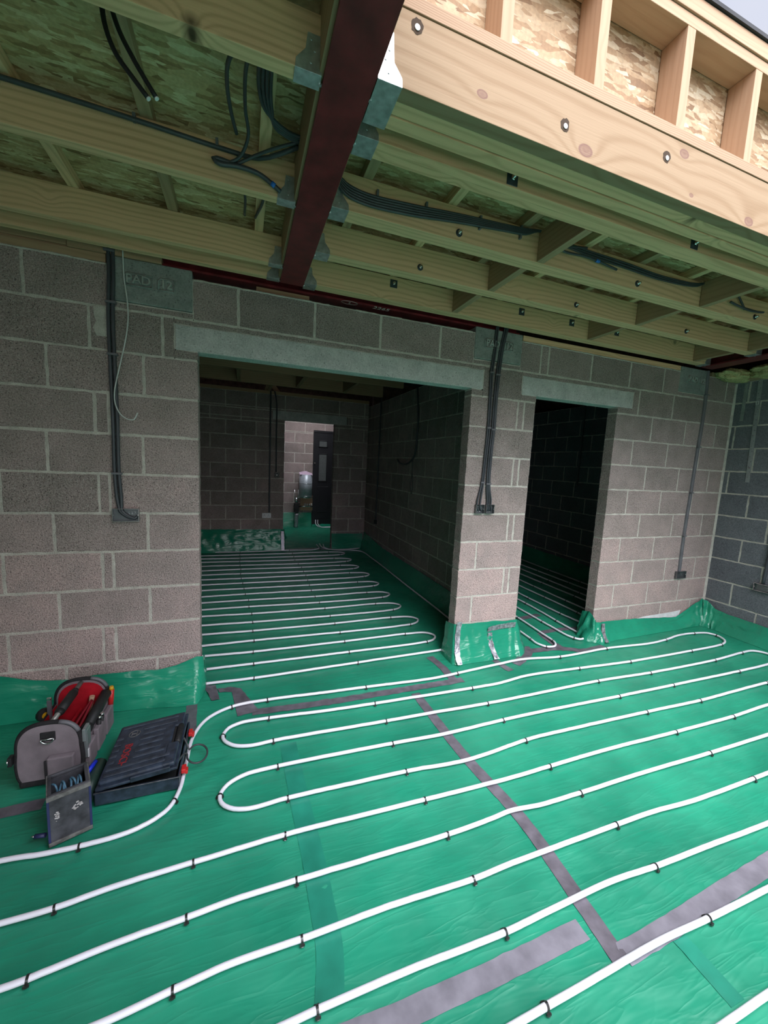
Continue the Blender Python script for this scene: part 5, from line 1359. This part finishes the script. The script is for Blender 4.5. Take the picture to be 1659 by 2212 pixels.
bm = bmesh.new(); cyl(bm, (-0.395, -0.03, 1.285), (-0.395, -0.055, 1.285), 0.02, n=14); bm_obj('door_knob', bm, M_CHROME, t)
bm = bmesh.new(); bx(bm, 0.432, 0.47, -0.05, 0.02, -0.19, 2.0); bx(bm, -0.43, 0.47, -0.04, 0.05, 1.972, 2.02); bx(bm, -0.43, 0.43, -0.04, 0.04, -0.3, -0.002)
bm_obj('door_frame', bm, M_DOORB, t)
t = empty('water_vessel', (2.36, 6.21, 0.71), 0, 'upright pale cylinder wrapped in film on the lobby wall, topped by paper', 'cylinder')
bm = bmesh.new(); cyl(bm, (0, 0, 0), (0, 0, 0.50), 0.145, n=32); bm_obj('vessel_body', bm, m_plain('pale_wrapped_metal', (0.42, 0.46, 0.50), 0.35, 0.2), t)
bm = bmesh.new()
for z in (0.02, 0.30): tube(bm, [Vector((math.cos(a * PI / 16) * 0.146, math.sin(a * PI / 16) * 0.146, z)) for a in range(33)], 0.003, 6)
bm_obj('vessel_band', bm, M_CHROME, t)
bm = bmesh.new(); vs = [bm.verts.new(p) for p in ((-0.15, -0.10, 0.50), (0.13, -0.12, 0.50), (0.14, 0.08, 0.53), (0.0, 0.05, 0.58), (-0.14, 0.08, 0.545))]; bm.faces.new(vs)
o = bm_obj('paper_cover', bm, m_plain('pinkish_paper', (0.62, 0.46, 0.58), 0.8), t); md = o.modifiers.new('thickness', 'SOLIDIFY'); md.thickness = 0.003
t = empty('pipe_manifold', (2.30, 6.30, 0.40), 0, 'underfloor heating manifold with white valve caps on a pale board in the lobby', 'manifold')
bm = bmesh.new(); bx(bm, -0.03, 0.26, 0.06, 0.08, -0.02, 0.32, 0, 0.002); bm_obj('mounting_board', bm, M_PINE, t)
bm = bmesh.new()
for z in (0.08, 0.28): cyl(bm, (-0.10, 0.02, z), (0.25, 0.02, z), 0.016, n=12)
bm_obj('manifold_rail', bm, M_CHROME, t)
for i in range(4):
    x = 0.07 + i * 0.05
    bm = bmesh.new(); cyl(bm, (x, 0.02, 0.10), (x, 0.02, 0.145), 0.015, 0.013, n=12); bm_obj('valve_cap', bm, M_WHITE, t)
    bm = bmesh.new(); cyl(bm, (x, 0.02, 0.285), (x, 0.02, 0.325), 0.010, n=10); bm_obj('flow_meter', bm, M_RED, t)
t = empty('pump_unit', (2.17, 6.28, 0.0), 0, 'dark circulation pump beside the manifold with a silver sleeved pipe below', 'pump')
bm = bmesh.new(); cyl(bm, (0, -0.06, 0.48), (0, 0.06, 0.48), 0.055, n=18); bx(bm, -0.05, 0.05, -0.045, 0.045, 0.34, 0.56, 0, 0.01); bm_obj('pump_body', bm, M_BLACK, t)
bm = bmesh.new(); cyl(bm, (0, 0, 0.56), (0, 0, 0.68), 0.03, n=12); cyl(bm, (-0.03, 0, 0.60), (-0.045, 0, 0.86), 0.008, n=8); cyl(bm, (0.04, 0, 0.66), (0.04, 0, 0.86), 0.008, n=8); cyl(bm, (0.0, 0.0, 0.68), (0.14, 0.02, 0.68), 0.012, n=10); bm_obj('pump_fitting', bm, M_CHROME, t)
bm = bmesh.new(); tube(bm, [Vector((0.004 * math.sin(i), -0.01 - 0.03 * (1 - i / 12), 0.32 - 0.31 * i / 12)) for i in range(13)], 0.045, 12); bm_obj('foil_sleeve', bm, M_TAPE_S, t)

# ------------------------------------------------------------------ open tool bag
BX, BY = 0.215, -0.42
t = empty('tool_bag', (BX, BY, 0.0), -0.02, 'open grey canvas tool bag with red lining and a long carrying handle', 'tool bag')
hw, hl = 0.118, 0.185
def arch(bm, y, th, w, zlo, zhi, zsh, mi=0, inset=0.0):
    pr = []
    w_ = w - inset
    pr.append((-w_ + 0.010, zlo)); pr.append((-w_ + 0.002, zlo + 0.02)); pr.append((-w_ - 0.004, (zlo + zsh) / 2))
    n = 14
    for i in range(n + 1):
        a = PI - PI * i / n
        c = math.cos(a); s_ = max(0.0, math.sin(a))
        pr.append((w_ * (abs(c) ** 0.75) * (1 if c > 0 else -1), zsh - 0.02 + (zhi - inset - zsh + 0.02) * s_ ** 0.75))
    pr += [(w_ + 0.004, (zlo + zsh) / 2), (w_ - 0.002, zlo + 0.02), (w_ - 0.010, zlo)]
    A = [bm.verts.new((x, y, z)) for x, z in pr]; B2 = [bm.verts.new((x, y + th, z)) for x, z in pr]
    f = bm.faces.new(A); f.material_index = mi
    f = bm.faces.new(B2[::-1]); f.material_index = mi
    for i in range(len(pr)):
        f = bm.faces.new((A[i], A[(i + 1) % len(pr)], B2[(i + 1) % len(pr)], B2[i])); f.material_index = mi
    return [(x, z) for x, z in pr]
bm = bmesh.new(); bx(bm, -hw - 0.004, hw + 0.004, -hl - 0.004, hl + 0.004, 0.004, 0.045, 0, 0.012); bm_obj('bag_base', bm, M_TRIMB, t)
for nm, y, inner in (('end_panel', -hl - 0.008, False), ('end_panel', hl - 0.010, True)):
    bm = bmesh.new(); pr = arch(bm, y, 0.018, hw, 0.04, 0.305, 0.20, 0)
    e = bm_obj(nm, bm, [M_CANVAS], t, label='rounded grey canvas end panel')
    yb = y
    bm = bmesh.new(); tube(bm, spline([(x, y + 0.009, z) for x, z in pr], 0.01), 0.0108, 8); bm_obj('edge_binding', bm, M_TRIMB, e)
    bm = bmesh.new(); arch(bm, y + 0.0185 if not inner else y - 0.002, 0.002, hw, 0.05, 0.30, 0.198, 0, 0.012)
    bm_obj('red_lining', bm, M_REDCLOTH, e)
    # grey reflective flash on the right shoulder
    bm = bmesh.new(); sh = [p for p in pr if p[0] > 0.03 and p[1] > 0.16][:5]
    tube(bm, spline([(x + 0.004, y + (0.004 if not inner else 0.004), z + 0.004) for x, z in sh], 0.01), 0.0095, 8); bm_obj('reflective_strip', bm, M_CAPPING, e)
    if not inner:
        bm = bmesh.new(); bx(bm, -0.028, 0.028, -0.004, 0.0, 0.225, 0.268, 0, 0.003); bm_obj('strap_patch', bm, M_TRIMB, e, (0, y, 0))
        bm = bmesh.new(); tube(bm, [Vector((0.024 * math.cos(a * PI / 10), -0.010, 0.238 - 0.020 * math.sin(a * PI / 10))) for a in range(11)] , 0.0032, 8)
        cyl(bm, (-0.024, -0.010, 0.238), (0.024, -0.010, 0.238), 0.0032, n=8); bm_obj('metal_ring', bm, M_CHROME, e, (0, y, 0))
        # low pocket
        bm = bmesh.new(); bx(bm, 0.0, 0.10, -0.03, 0.0, 0.05, 0.155, 0, 0.006); bm_obj('front_pocket', bm, M_CANVAS, e, (0, y, 0))
        bm = bmesh.new(); tube(bm, spline([(-0.002, -0.032, 0.055), (-0.002, -0.034, 0.15)], 0.02), 0.005, 6); bm_obj('pocket_binding', bm, M_TRIMB, e, (0, y, 0))
for s in (-1, 1):
    bm = bmesh.new()
    rows = []
    for j in range(9):
        y = -hl + 2 * hl * j / 8
        dip = 0.012 * math.sin(PI * j / 8)
        rows.append([bm.verts.new((s * (hw + 0.002 - (0.006 if q else 0)), y, z)) for q, z in ((0, 0.03), (0, 0.11), (0, 0.185 - dip), (1, 0.185 - dip), (1, 0.03))])
    for j in range(8):
        for q in range(5): bm.faces.new((rows[j][q], rows[j][(q + 1) % 5], rows[j + 1][(q + 1) % 5], rows[j + 1][q]))
    bm.faces.new(rows[0]); bm.faces.new(rows[-1][::-1])
    p = bm_obj('side_panel', bm, M_CANVAS, t)
    bm = bmesh.new(); bx(bm, s * (hw - 0.006) - 0.0012, s * (hw - 0.006) + 0.0012, -hl + 0.01, hl - 0.01, 0.05, 0.18); bm_obj('red_lining', bm, M_REDCLOTH, p)
    bm = bmesh.new(); tube(bm, spline([(s * hw, -hl + 0.01, 0.188), (s * (hw + 0.002), 0, 0.176), (s * hw, hl - 0.01, 0.188)], 0.02), 0.006, 6); bm_obj('edge_binding', bm, M_TRIMB, p)
    if s > 0:
        for y0, y1, z1 in ((-0.165, -0.08, 0.15), (-0.06, 0.04, 0.16), (0.06, 0.165, 0.155)):
            bm = bmesh.new(); bx(bm, hw + 0.003, hw + 0.028, y0, y1, 0.04, z1, 0, 0.006); bm_obj('side_pocket', bm, M_CANVAS, p)
# inner divider and dark depth
bm = bmesh.new(); bx(bm, -0.01, 0.004, -hl + 0.02, hl - 0.02, 0.05, 0.15, 0, 0.003); bm_obj('divider', bm, M_REDCLOTH, t)
# carrying bar
Hn = Vector((0.0, -hl, 0.285)); Hf = Vector((0.0, hl, 0.29))
bm = bmesh.new(); cyl(bm, Hn, Hf, 0.011, n=14); hb = bm_obj('carrying_bar', bm, m_plain('brushed_aluminium', (0.38, 0.37, 0.34), 0.4, 0.6), t)
bm = bmesh.new(); d = Hf - Hn; pts = [Hn + d * f for f in (0.25, 0.27, 0.32, 0.5, 0.68, 0.74, 0.76)]
for (a, b, ra, rb) in ((0.24, 0.30, 0.014, 0.021), (0.30, 0.70, 0.021, 0.021), (0.70, 0.78, 0.021, 0.014)): cyl(bm, Hn + d * a, Hn + d * b, ra, rb, 16)
bm_obj('foam_grip', bm, M_BLACK, hb)
# tools in and on the bag
def tool(name, label, cat, parts, group=None):
    """parts: (part name, material, list of shapes) ; shapes: ('c', p0, p1, r0, r1) or ('b', x0,x1,y0,y1,z0,z1)"""
    p0 = parts[0][2][0]
    base = Vector(p0[1]) if p0[0] == 'c' else (Vector(p0[1][0]) if p0[0] == 't' else Vector((p0[1], p0[3], p0[5])))
    e = empty(name, base, 0, label, cat, group)
    for pn, m, shp in parts:
        bm = bmesh.new()
        for s in shp:
            if s[0] == 'c': cyl(bm, Vector(s[1]) - base, Vector(s[2]) - base, s[3], s[4] if len(s) > 4 else None, 12)
            elif s[0] == 't': tube(bm, [Vector(q) - base for q in spline(s[1], 0.01)], s[2], 7)
            else: bx(bm, s[1] - base.x, s[2] - base.x, s[3] - base.y, s[4] - base.y, s[5] - base.z, s[6] - base.z, 0, 0.002)
        bm_obj(pn, bm, m, e)
    return e
M_YEL = m_plain('yellow_plastic', (0.65, 0.33, 0.01), 0.4)
tool('screwdriver', 'red and yellow insulated screwdriver at the far right corner of the tool bag', 'screwdriver',
     [('grip', M_RED, [('c', (0.352, -0.262, 0.14), (0.356, -0.255, 0.235), 0.012, 0.014)]), ('end_cap', M_YEL, [('c', (0.356, -0.255, 0.235), (0.357, -0.254, 0.252), 0.013, 0.009)])])
tool('tape_measure', 'black tape measure with a yellow badge hooked on the left of the tool bag', 'tape measure',
     [('case', M_BLACK, [('c', (0.070, -0.30, 0.17), (0.088, -0.32, 0.175), 0.033, 0.031)]), ('badge', M_YEL, [('c', (0.088, -0.32, 0.175), (0.0895, -0.3215, 0.1752), 0.016)])])
tool('utility_knife', 'silver bladed knife standing at the left rear of the tool bag', 'knife',
     [('body', M_CAPPING, [('b', 0.098, 0.116, -0.33, -0.318, 0.12, 0.255)]), ('blade_holder', M_CHROME, [('b', 0.098, 0.116, -0.329, -0.319, 0.255, 0.27)])])
tool('stapler', 'silver tool head sticking out of the front right pocket of the tool bag', 'tool',
     [('head', m_plain('cast_aluminium', (0.34, 0.36, 0.37), 0.4, 0.6), [('b', 0.333, 0.352, -0.60, -0.555, 0.10, 0.235), ('b', 0.336, 0.350, -0.612, -0.56, 0.19, 0.25)]), ('label_plate', M_WHITE, [('b', 0.352, 0.354, -0.60, -0.575, 0.10, 0.14)])])
tool('cordless_tool', 'black tool lying along the right rim of the tool bag', 'tool',
     [('body', M_BLACK, [('c', (0.318, -0.50, 0.185), (0.335, -0.27, 0.225), 0.022, 0.026)]), ('collar', M_TRIMB, [('c', (0.317, -0.52, 0.182), (0.319, -0.49, 0.187), 0.026, 0.026)])])
tool('pliers', 'dark pliers with shiny jaws in the middle right pocket of the tool bag', 'pliers',
     [('handle', M_BLACK, [('c', (0.345, -0.44, 0.10), (0.352, -0.44, 0.185), 0.010), ('c', (0.345, -0.415, 0.10), (0.355, -0.41, 0.185), 0.010)]), ('jaw', M_CHROME, [('c', (0.352, -0.44, 0.185), (0.354, -0.436, 0.200), 0.008), ('c', (0.355, -0.41, 0.185), (0.356, -0.412, 0.2), 0.008)])])
tool('red_handled_cutter', 'pair of long red handles inside the tool bag', 'cutters',
     [('handle', m_plain('dark_red_handles', (0.22, 0.01, 0.02), 0.4), [('t', [(0.245, -0.57, 0.14), (0.262, -0.45, 0.19), (0.285, -0.32, 0.225)], 0.006), ('t', [(0.262, -0.57, 0.14), (0.285, -0.47, 0.19), (0.292, -0.33, 0.225)], 0.006)])])
tool('paper_note', 'small white card tucked inside the front of the tool bag', 'card', [('card', M_WHITE, [('b', 0.245, 0.285, -0.585, -0.58, 0.18, 0.235)])])
tool('wooden_handle', 'wooden file handle standing inside the rear of the tool bag', 'file', [('handle', M_PINE, [('c', (0.255, -0.27, 0.12), (0.27, -0.262, 0.215), 0.009, 0.012)])])
tool('strap_buckle', 'black buckle at the left front corner of the tool bag', 'buckle', [('buckle_body', M_BLACK, [('b', 0.066, 0.082, -0.625, -0.595, 0.135, 0.175)]), ('ring', M_CHROME, [('c', (0.068, -0.626, 0.145), (0.068, -0.626, 0.165), 0.003)])])
tool('sealant_gun', 'dark green tool with a blue band standing between tool bag and blue case', 'tool',
     [('body', m_plain('dark_green_plastic', (0.02, 0.045, 0.035), 0.4), [('c', (0.392, -0.79, 0.036), (0.402, -0.61, 0.072), 0.031, 0.026)]), ('blue_strip', m_plain('bright_blue_plastic', (0.01, 0.03, 0.55), 0.4), [('c', (0.374, -0.692, 0.088), (0.390, -0.630, 0.096), 0.010, 0.009)])])

# ------------------------------------------------------------------ blue power tool case, lid ajar
M_RIB = m_plain('highlit_navy_rib', (0.042, 0.052, 0.072), 0.45, 0, 0.5, 0.5, 40)  # case navy made paler to paint the highlights along the ribs
CX0, CX1, CY0, CY1 = 0.432, 0.757, -0.800, -0.402
t = empty('tool_case', (CX0, (CY0 + CY1) / 2, 0.002), 0.0, 'scuffed navy blue power tool case lying on the floor with its lid ajar', 'tool case')
w_, l_ = CX1 - CX0, CY1 - CY0
bm = bmesh.new()
H_ = 0.066; T_ = 0.006
bx(bm, 0, w_, -l_ / 2, l_ / 2, 0.004, 0.012, 0, 0.004)
bx(bm, 0, T_, -l_ / 2, l_ / 2, 0.006, H_, 0, 0.003); bx(bm, w_ - T_, w_, -l_ / 2, l_ / 2, 0.006, H_, 0, 0.003)
bx(bm, 0, w_, -l_ / 2, -l_ / 2 + T_, 0.006, H_, 0, 0.003); bx(bm, 0, w_, l_ / 2 - T_, l_ / 2, 0.006, H_, 0, 0.003)
bx(bm, -0.003, w_ + 0.003, -l_ / 2 - 0.003, -l_ / 2 + 0.004, H_ - 0.008, H_, 0, 0.002)
bm_obj('case_base', bm, M_NAVY, t)
bm = bmesh.new(); bx(bm, 0.02, w_ - 0.02, -l_ / 2 + 0.02, l_ / 2 - 0.02, 0.012, 0.035, 0, 0.004); bm_obj('case_insert', bm, M_BLACK, t)
lid = bpy.data.objects.new('case_lid', bpy.data.meshes.new('case_lid'))
bm = bmesh.new()
LH = 0.038
bx(bm, 0.004, w_ - 0.002, -l_ / 2, l_ / 2, 0.0, 0.014, 0, 0.004)
bx(bm, 0.012, w_ - 0.045, -l_ / 2 + 0.010, l_ / 2 - 0.012, 0.010, LH, 0, 0.012)
bx(bm, w_ - 0.07, w_ - 0.012, -l_ / 2 + 0.010, -0.045, 0.010, LH, 0, 0.010); bx(bm, w_ - 0.07, w_ - 0.012, 0.085, l_ / 2 - 0.012, 0.010, LH, 0, 0.010)
bx(bm, w_ * 0.42, w_ - 0.03, -l_ / 2 - 0.003, -l_ / 2 + 0.012, 0.0, 0.026, 0, 0.004)
bmesh.ops.recalc_face_normals(bm, faces=bm.faces); bm.to_mesh(lid.data); bm.free()
lid.data.materials.append(M_NAVY); COL.objects.link(lid); lid.parent = t
lid.location = (0, 0, H_ + 0.001); lid.rotation_euler = (0, -math.radians(6.5), 0)
lid['label'] = 'ribbed navy lid hinged at the left'
# raised ribs
bm = bmesh.new()
for y, a, b in ((-0.165, 0.03, 0.27), (-0.130, 0.03, 0.285), (-0.085, 0.125, 0.255), (-0.045, 0.125, 0.235), (-0.005, 0.130, 0.235), (0.035, 0.130, 0.235), (0.075, 0.135, 0.235), (0.115, 0.13, 0.285), (0.155, 0.03, 0.285)):
    bx(bm, a, b, y - 0.006, y + 0.006, LH - 0.002, LH + 0.0035, 0, 0.002)
for y in (-0.085, -0.045, -0.005, 0.035, 0.075):
    bx(bm, 0.02, 0.05, y - 0.007, y + 0.007, LH - 0.002, LH + 0.003, 0, 0.002)
bm_obj('lid_rib', bm, M_RIB, lid)
bm = bmesh.new(); bx(bm, w_ - 0.060, w_ - 0.038, -0.040, 0.080, LH - 0.03, LH - 0.006, 0, 0.004); bm_obj('handle_recess', bm, M_BLACK, lid)
bm = bmesh.new(); cyl(bm, (w_ - 0.022, -0.05, LH - 0.014), (w_ - 0.022, 0.088, LH - 0.014), 0.013, n=14)
for i in range(14): cyl(bm, (w_ - 0.022, -0.036 + i * 0.0085, LH - 0.014), (w_ - 0.022, -0.033 + i * 0.0085, LH - 0.014), 0.0142, n=14)
bm_obj('carry_handle', bm, M_BLACK, lid)
me = text_mesh('BOSCH', 0.047, 0.0012); link_mesh('red_lettering', me, m_plain('faded_red_print', (0.30, 0.02, 0.025), 0.6), lid, (0.085, -0.055, LH + 0.0014), (0, 0, -PI / 2))
bm = bmesh.new(); c = Vector((0.092, 0.095, LH + 0.001))
M_EMB = M_DUST_E
tube(bm, [c + Vector((0.024 * math.cos(a * PI / 12), 0.024 * math.sin(a * PI / 12), 0)) for a in range(25)], 0.0018, 6)
bx(bm, c.x - 0.012, c.x + 0.012, c.y - 0.002, c.y + 0.002, c.z - 0.001, c.z + 0.001)
bx(bm, c.x - 0.013, c.x - 0.009, c.y - 0.012, c.y + 0.012, c.z - 0.001, c.z + 0.001); bx(bm, c.x + 0.009, c.x + 0.013, c.y - 0.012, c.y + 0.012, c.z - 0.001, c.z + 0.001)
bm_obj('round_emblem', bm, M_EMB, lid)
# worn pale lines along the rim
bm = bmesh.new(); tube(bm, [Vector((0.0, -l_ / 2 - 0.003, H_)), Vector((w_ * 0.5, -l_ / 2 - 0.003, H_)), Vector((w_ + 0.003, -l_ / 2 - 0.003, H_)), Vector((w_ + 0.003, -l_ / 2 + 0.05, H_))], 0.0014, 6)
bm_obj('worn_rim', bm, M_DUST_E, t)
for y in (0.125, -0.135):
    bm = bmesh.new(); bx(bm, w_ + 0.002, w_ + 0.022, y - 0.019, y + 0.019, H_ - 0.028, H_ - 0.006, 0, 0.004); bx(bm, w_ + 0.018, w_ + 0.030, y - 0.014, y + 0.014, H_ - 0.036, H_ - 0.018, 0, 0.003)
    bm_obj('latch', bm, M_RED, t, label='red plastic latch')
cord = [(0.70, -0.52, 0.115), (0.740, -0.560, 0.100), (0.764, -0.590, 0.075)]
cord += [(0.817 + 0.046 * math.cos(math.radians(a)), -0.640 + 0.066 * math.sin(math.radians(a)), 0.045 + 0.008 * math.sin(math.radians(a - 90))) for a in range(150, -181, -30)]
cord += [(0.758, -0.66, 0.070), (0.742, -0.71, 0.076), (0.72, -0.73, 0.06)]
tube_obj('power_cord', cord,
         0.0045, m_plain('grey_rubber_cord', (0.05, 0.052, 0.055), 0.5), None, 0.008, 8, 'dark power cord looping out of the right side of the blue tool case', 'cord')
tool('drill_bits', 'shiny bits showing through the gap under the lid of the blue case', 'drill bits', [('bits', M_CHROME, [('c', (0.55, -0.770, 0.066), (0.60, -0.755, 0.070), 0.006), ('c', (0.585, -0.772, 0.068), (0.615, -0.760, 0.074), 0.007)])])

# ------------------------------------------------------------------ dusty square bin with blue hex keys
ang = math.atan2(0.045, 0.118)
t = empty('hex_key_bin', (0.372, -0.870, 0.004), ang, 'dusty dark square bin holding blue hex keys beside the tool bag', 'bin')
a_, b_ = 0.064, 0.066
hb_ = 0.205
bm = bmesh.new()
for (x0, x1, y0, y1) in ((-a_, a_, -b_, -b_ + 0.005), (-a_, a_, b_ - 0.005, b_), (-a_, -a_ + 0.005, -b_, b_), (a_ - 0.005, a_, -b_, b_)): bx(bm, x0, x1, y0, y1, 0.0, hb_, 0, 0.002)
bx(bm, -a_, a_, -b_, b_, 0, 0.008, 0, 0.002)
bm_obj('bin_body', bm, M_DUSTY, t)
bm = bmesh.new()
def rimring(bm, zo, z1, e, inn):
    for (x0, x1, y0, y1) in ((-a_ - e, a_ + e, -b_ - e, -b_ + inn), (-a_ - e, a_ + e, b_ - inn, b_ + e), (-a_ - e, -a_ + inn, -b_ + inn, b_ - inn), (a_ - inn, a_ + e, -b_ + inn, b_ - inn)): bx(bm, x0, x1, y0, y1, zo, z1, 0, 0.002)
rimring(bm, hb_ - 0.014, hb_ + 0.004, 0.004, 0.003); bm_obj('outer_rim', bm, M_DUST_E, t)
bm = bmesh.new(); rimring(bm, hb_ - 0.004, hb_ + 0.007, -0.001, 0.012); bm_obj('inner_rim', bm, M_DUSTY, t)
bm = bmesh.new(); rimring(bm, 0.0, 0.016, 0.004, 0.003); bm_obj('foot_rim', bm, M_DUST_E, t)
M_BLUEC = m_plain('worn_blue_corner', (0.025, 0.03, 0.10), 0.5)
for s in (-1, 1):
    bm = bmesh.new(); bx(bm, s * a_ - 0.004, s * a_ + 0.004, -b_ - 0.0015, -b_ + 0.006, 0.017, hb_ - 0.015, 0, 0.001)
    bm_obj('blue_edge', bm, M_BLUEC, t)
M_WP = m_plain('flaking_white_paint', (0.50, 0.46, 0.46), 0.9)
def splat(cx, cz, w, h, seed):
    bm = bmesh.new(); rr = random.Random(seed)
    for i in range(14):
        x = cx + rr.gauss(0, w / 3); z = cz + rr.gauss(0, h / 3); r = rr.uniform(0.0015, 0.0048)
        n = 7; ph = rr.random() * 6
        A = [bm.verts.new((x + math.cos(ph + 2 * PI * k_ / n) * r * rr.uniform(0.6, 1.5), -b_ - 0.0008, z + math.sin(ph + 2 * PI * k_ / n) * r * rr.uniform(0.5, 1.1))) for k_ in range(n)]
        bm.faces.new(A)
    bm_obj('paint_mark', bm, M_WP, t, label='flaking white paint mark')
splat(-0.036, 0.115, 0.012, 0.034, 3); splat(0.012, 0.125, 0.012, 0.028, 4); splat(0.030, 0.135, 0.012, 0.016, 6)
cs_, sn_ = math.cos(ang), math.sin(ang)
def loc(x, y, z): return (0.372 + x * cs_ - y * sn_, -0.870 + x * sn_ + y * cs_, 0.004 + z)
M_HEX = m_plain('slate_blue_steel', (0.075, 0.17, 0.25), 0.4, 0.1)
for i in range(9):
    x = -0.040 + i * 0.0098 + (0.002, -0.003, 0.003, -0.001, 0.004, -0.002, 0.001, -0.003, 0.0)[i]
    tl = (0.012, -0.004, 0.002, 0.008, -0.002, 0.004, 0.010, 0.0, 0.006)[i]
    tube_obj('hex_key', [loc(x, -0.030 + tl, 0.06), loc(x + 0.002, -0.028 + tl, 0.185 + tl), loc(x + 0.004 - tl * 0.6, -0.018 + tl, 0.197 + tl), loc(x + 0.006 - tl * 1.6, 0.012, 0.196 + tl * 0.6), loc(x + 0.006 - tl * 2, 0.028, 0.180)], 0.0036, M_HEX, None, 0.008, 7,
             'slate blue hex key standing in the dusty bin', 'hex key', 'hex keys in the bin')
tool('blue_screwdriver', 'small blue screwdriver poking out on the left of the dusty bin', 'screwdriver', [('grip', M_BLUEC, [('c', (0.312, -0.925, 0.035), (0.275, -0.918, 0.033), 0.008, 0.008)]), ('tip', M_CHROME, [('c', (0.275, -0.918, 0.033), (0.262, -0.916, 0.032), 0.004, 0.003)])])

S.render.film_transparent = False
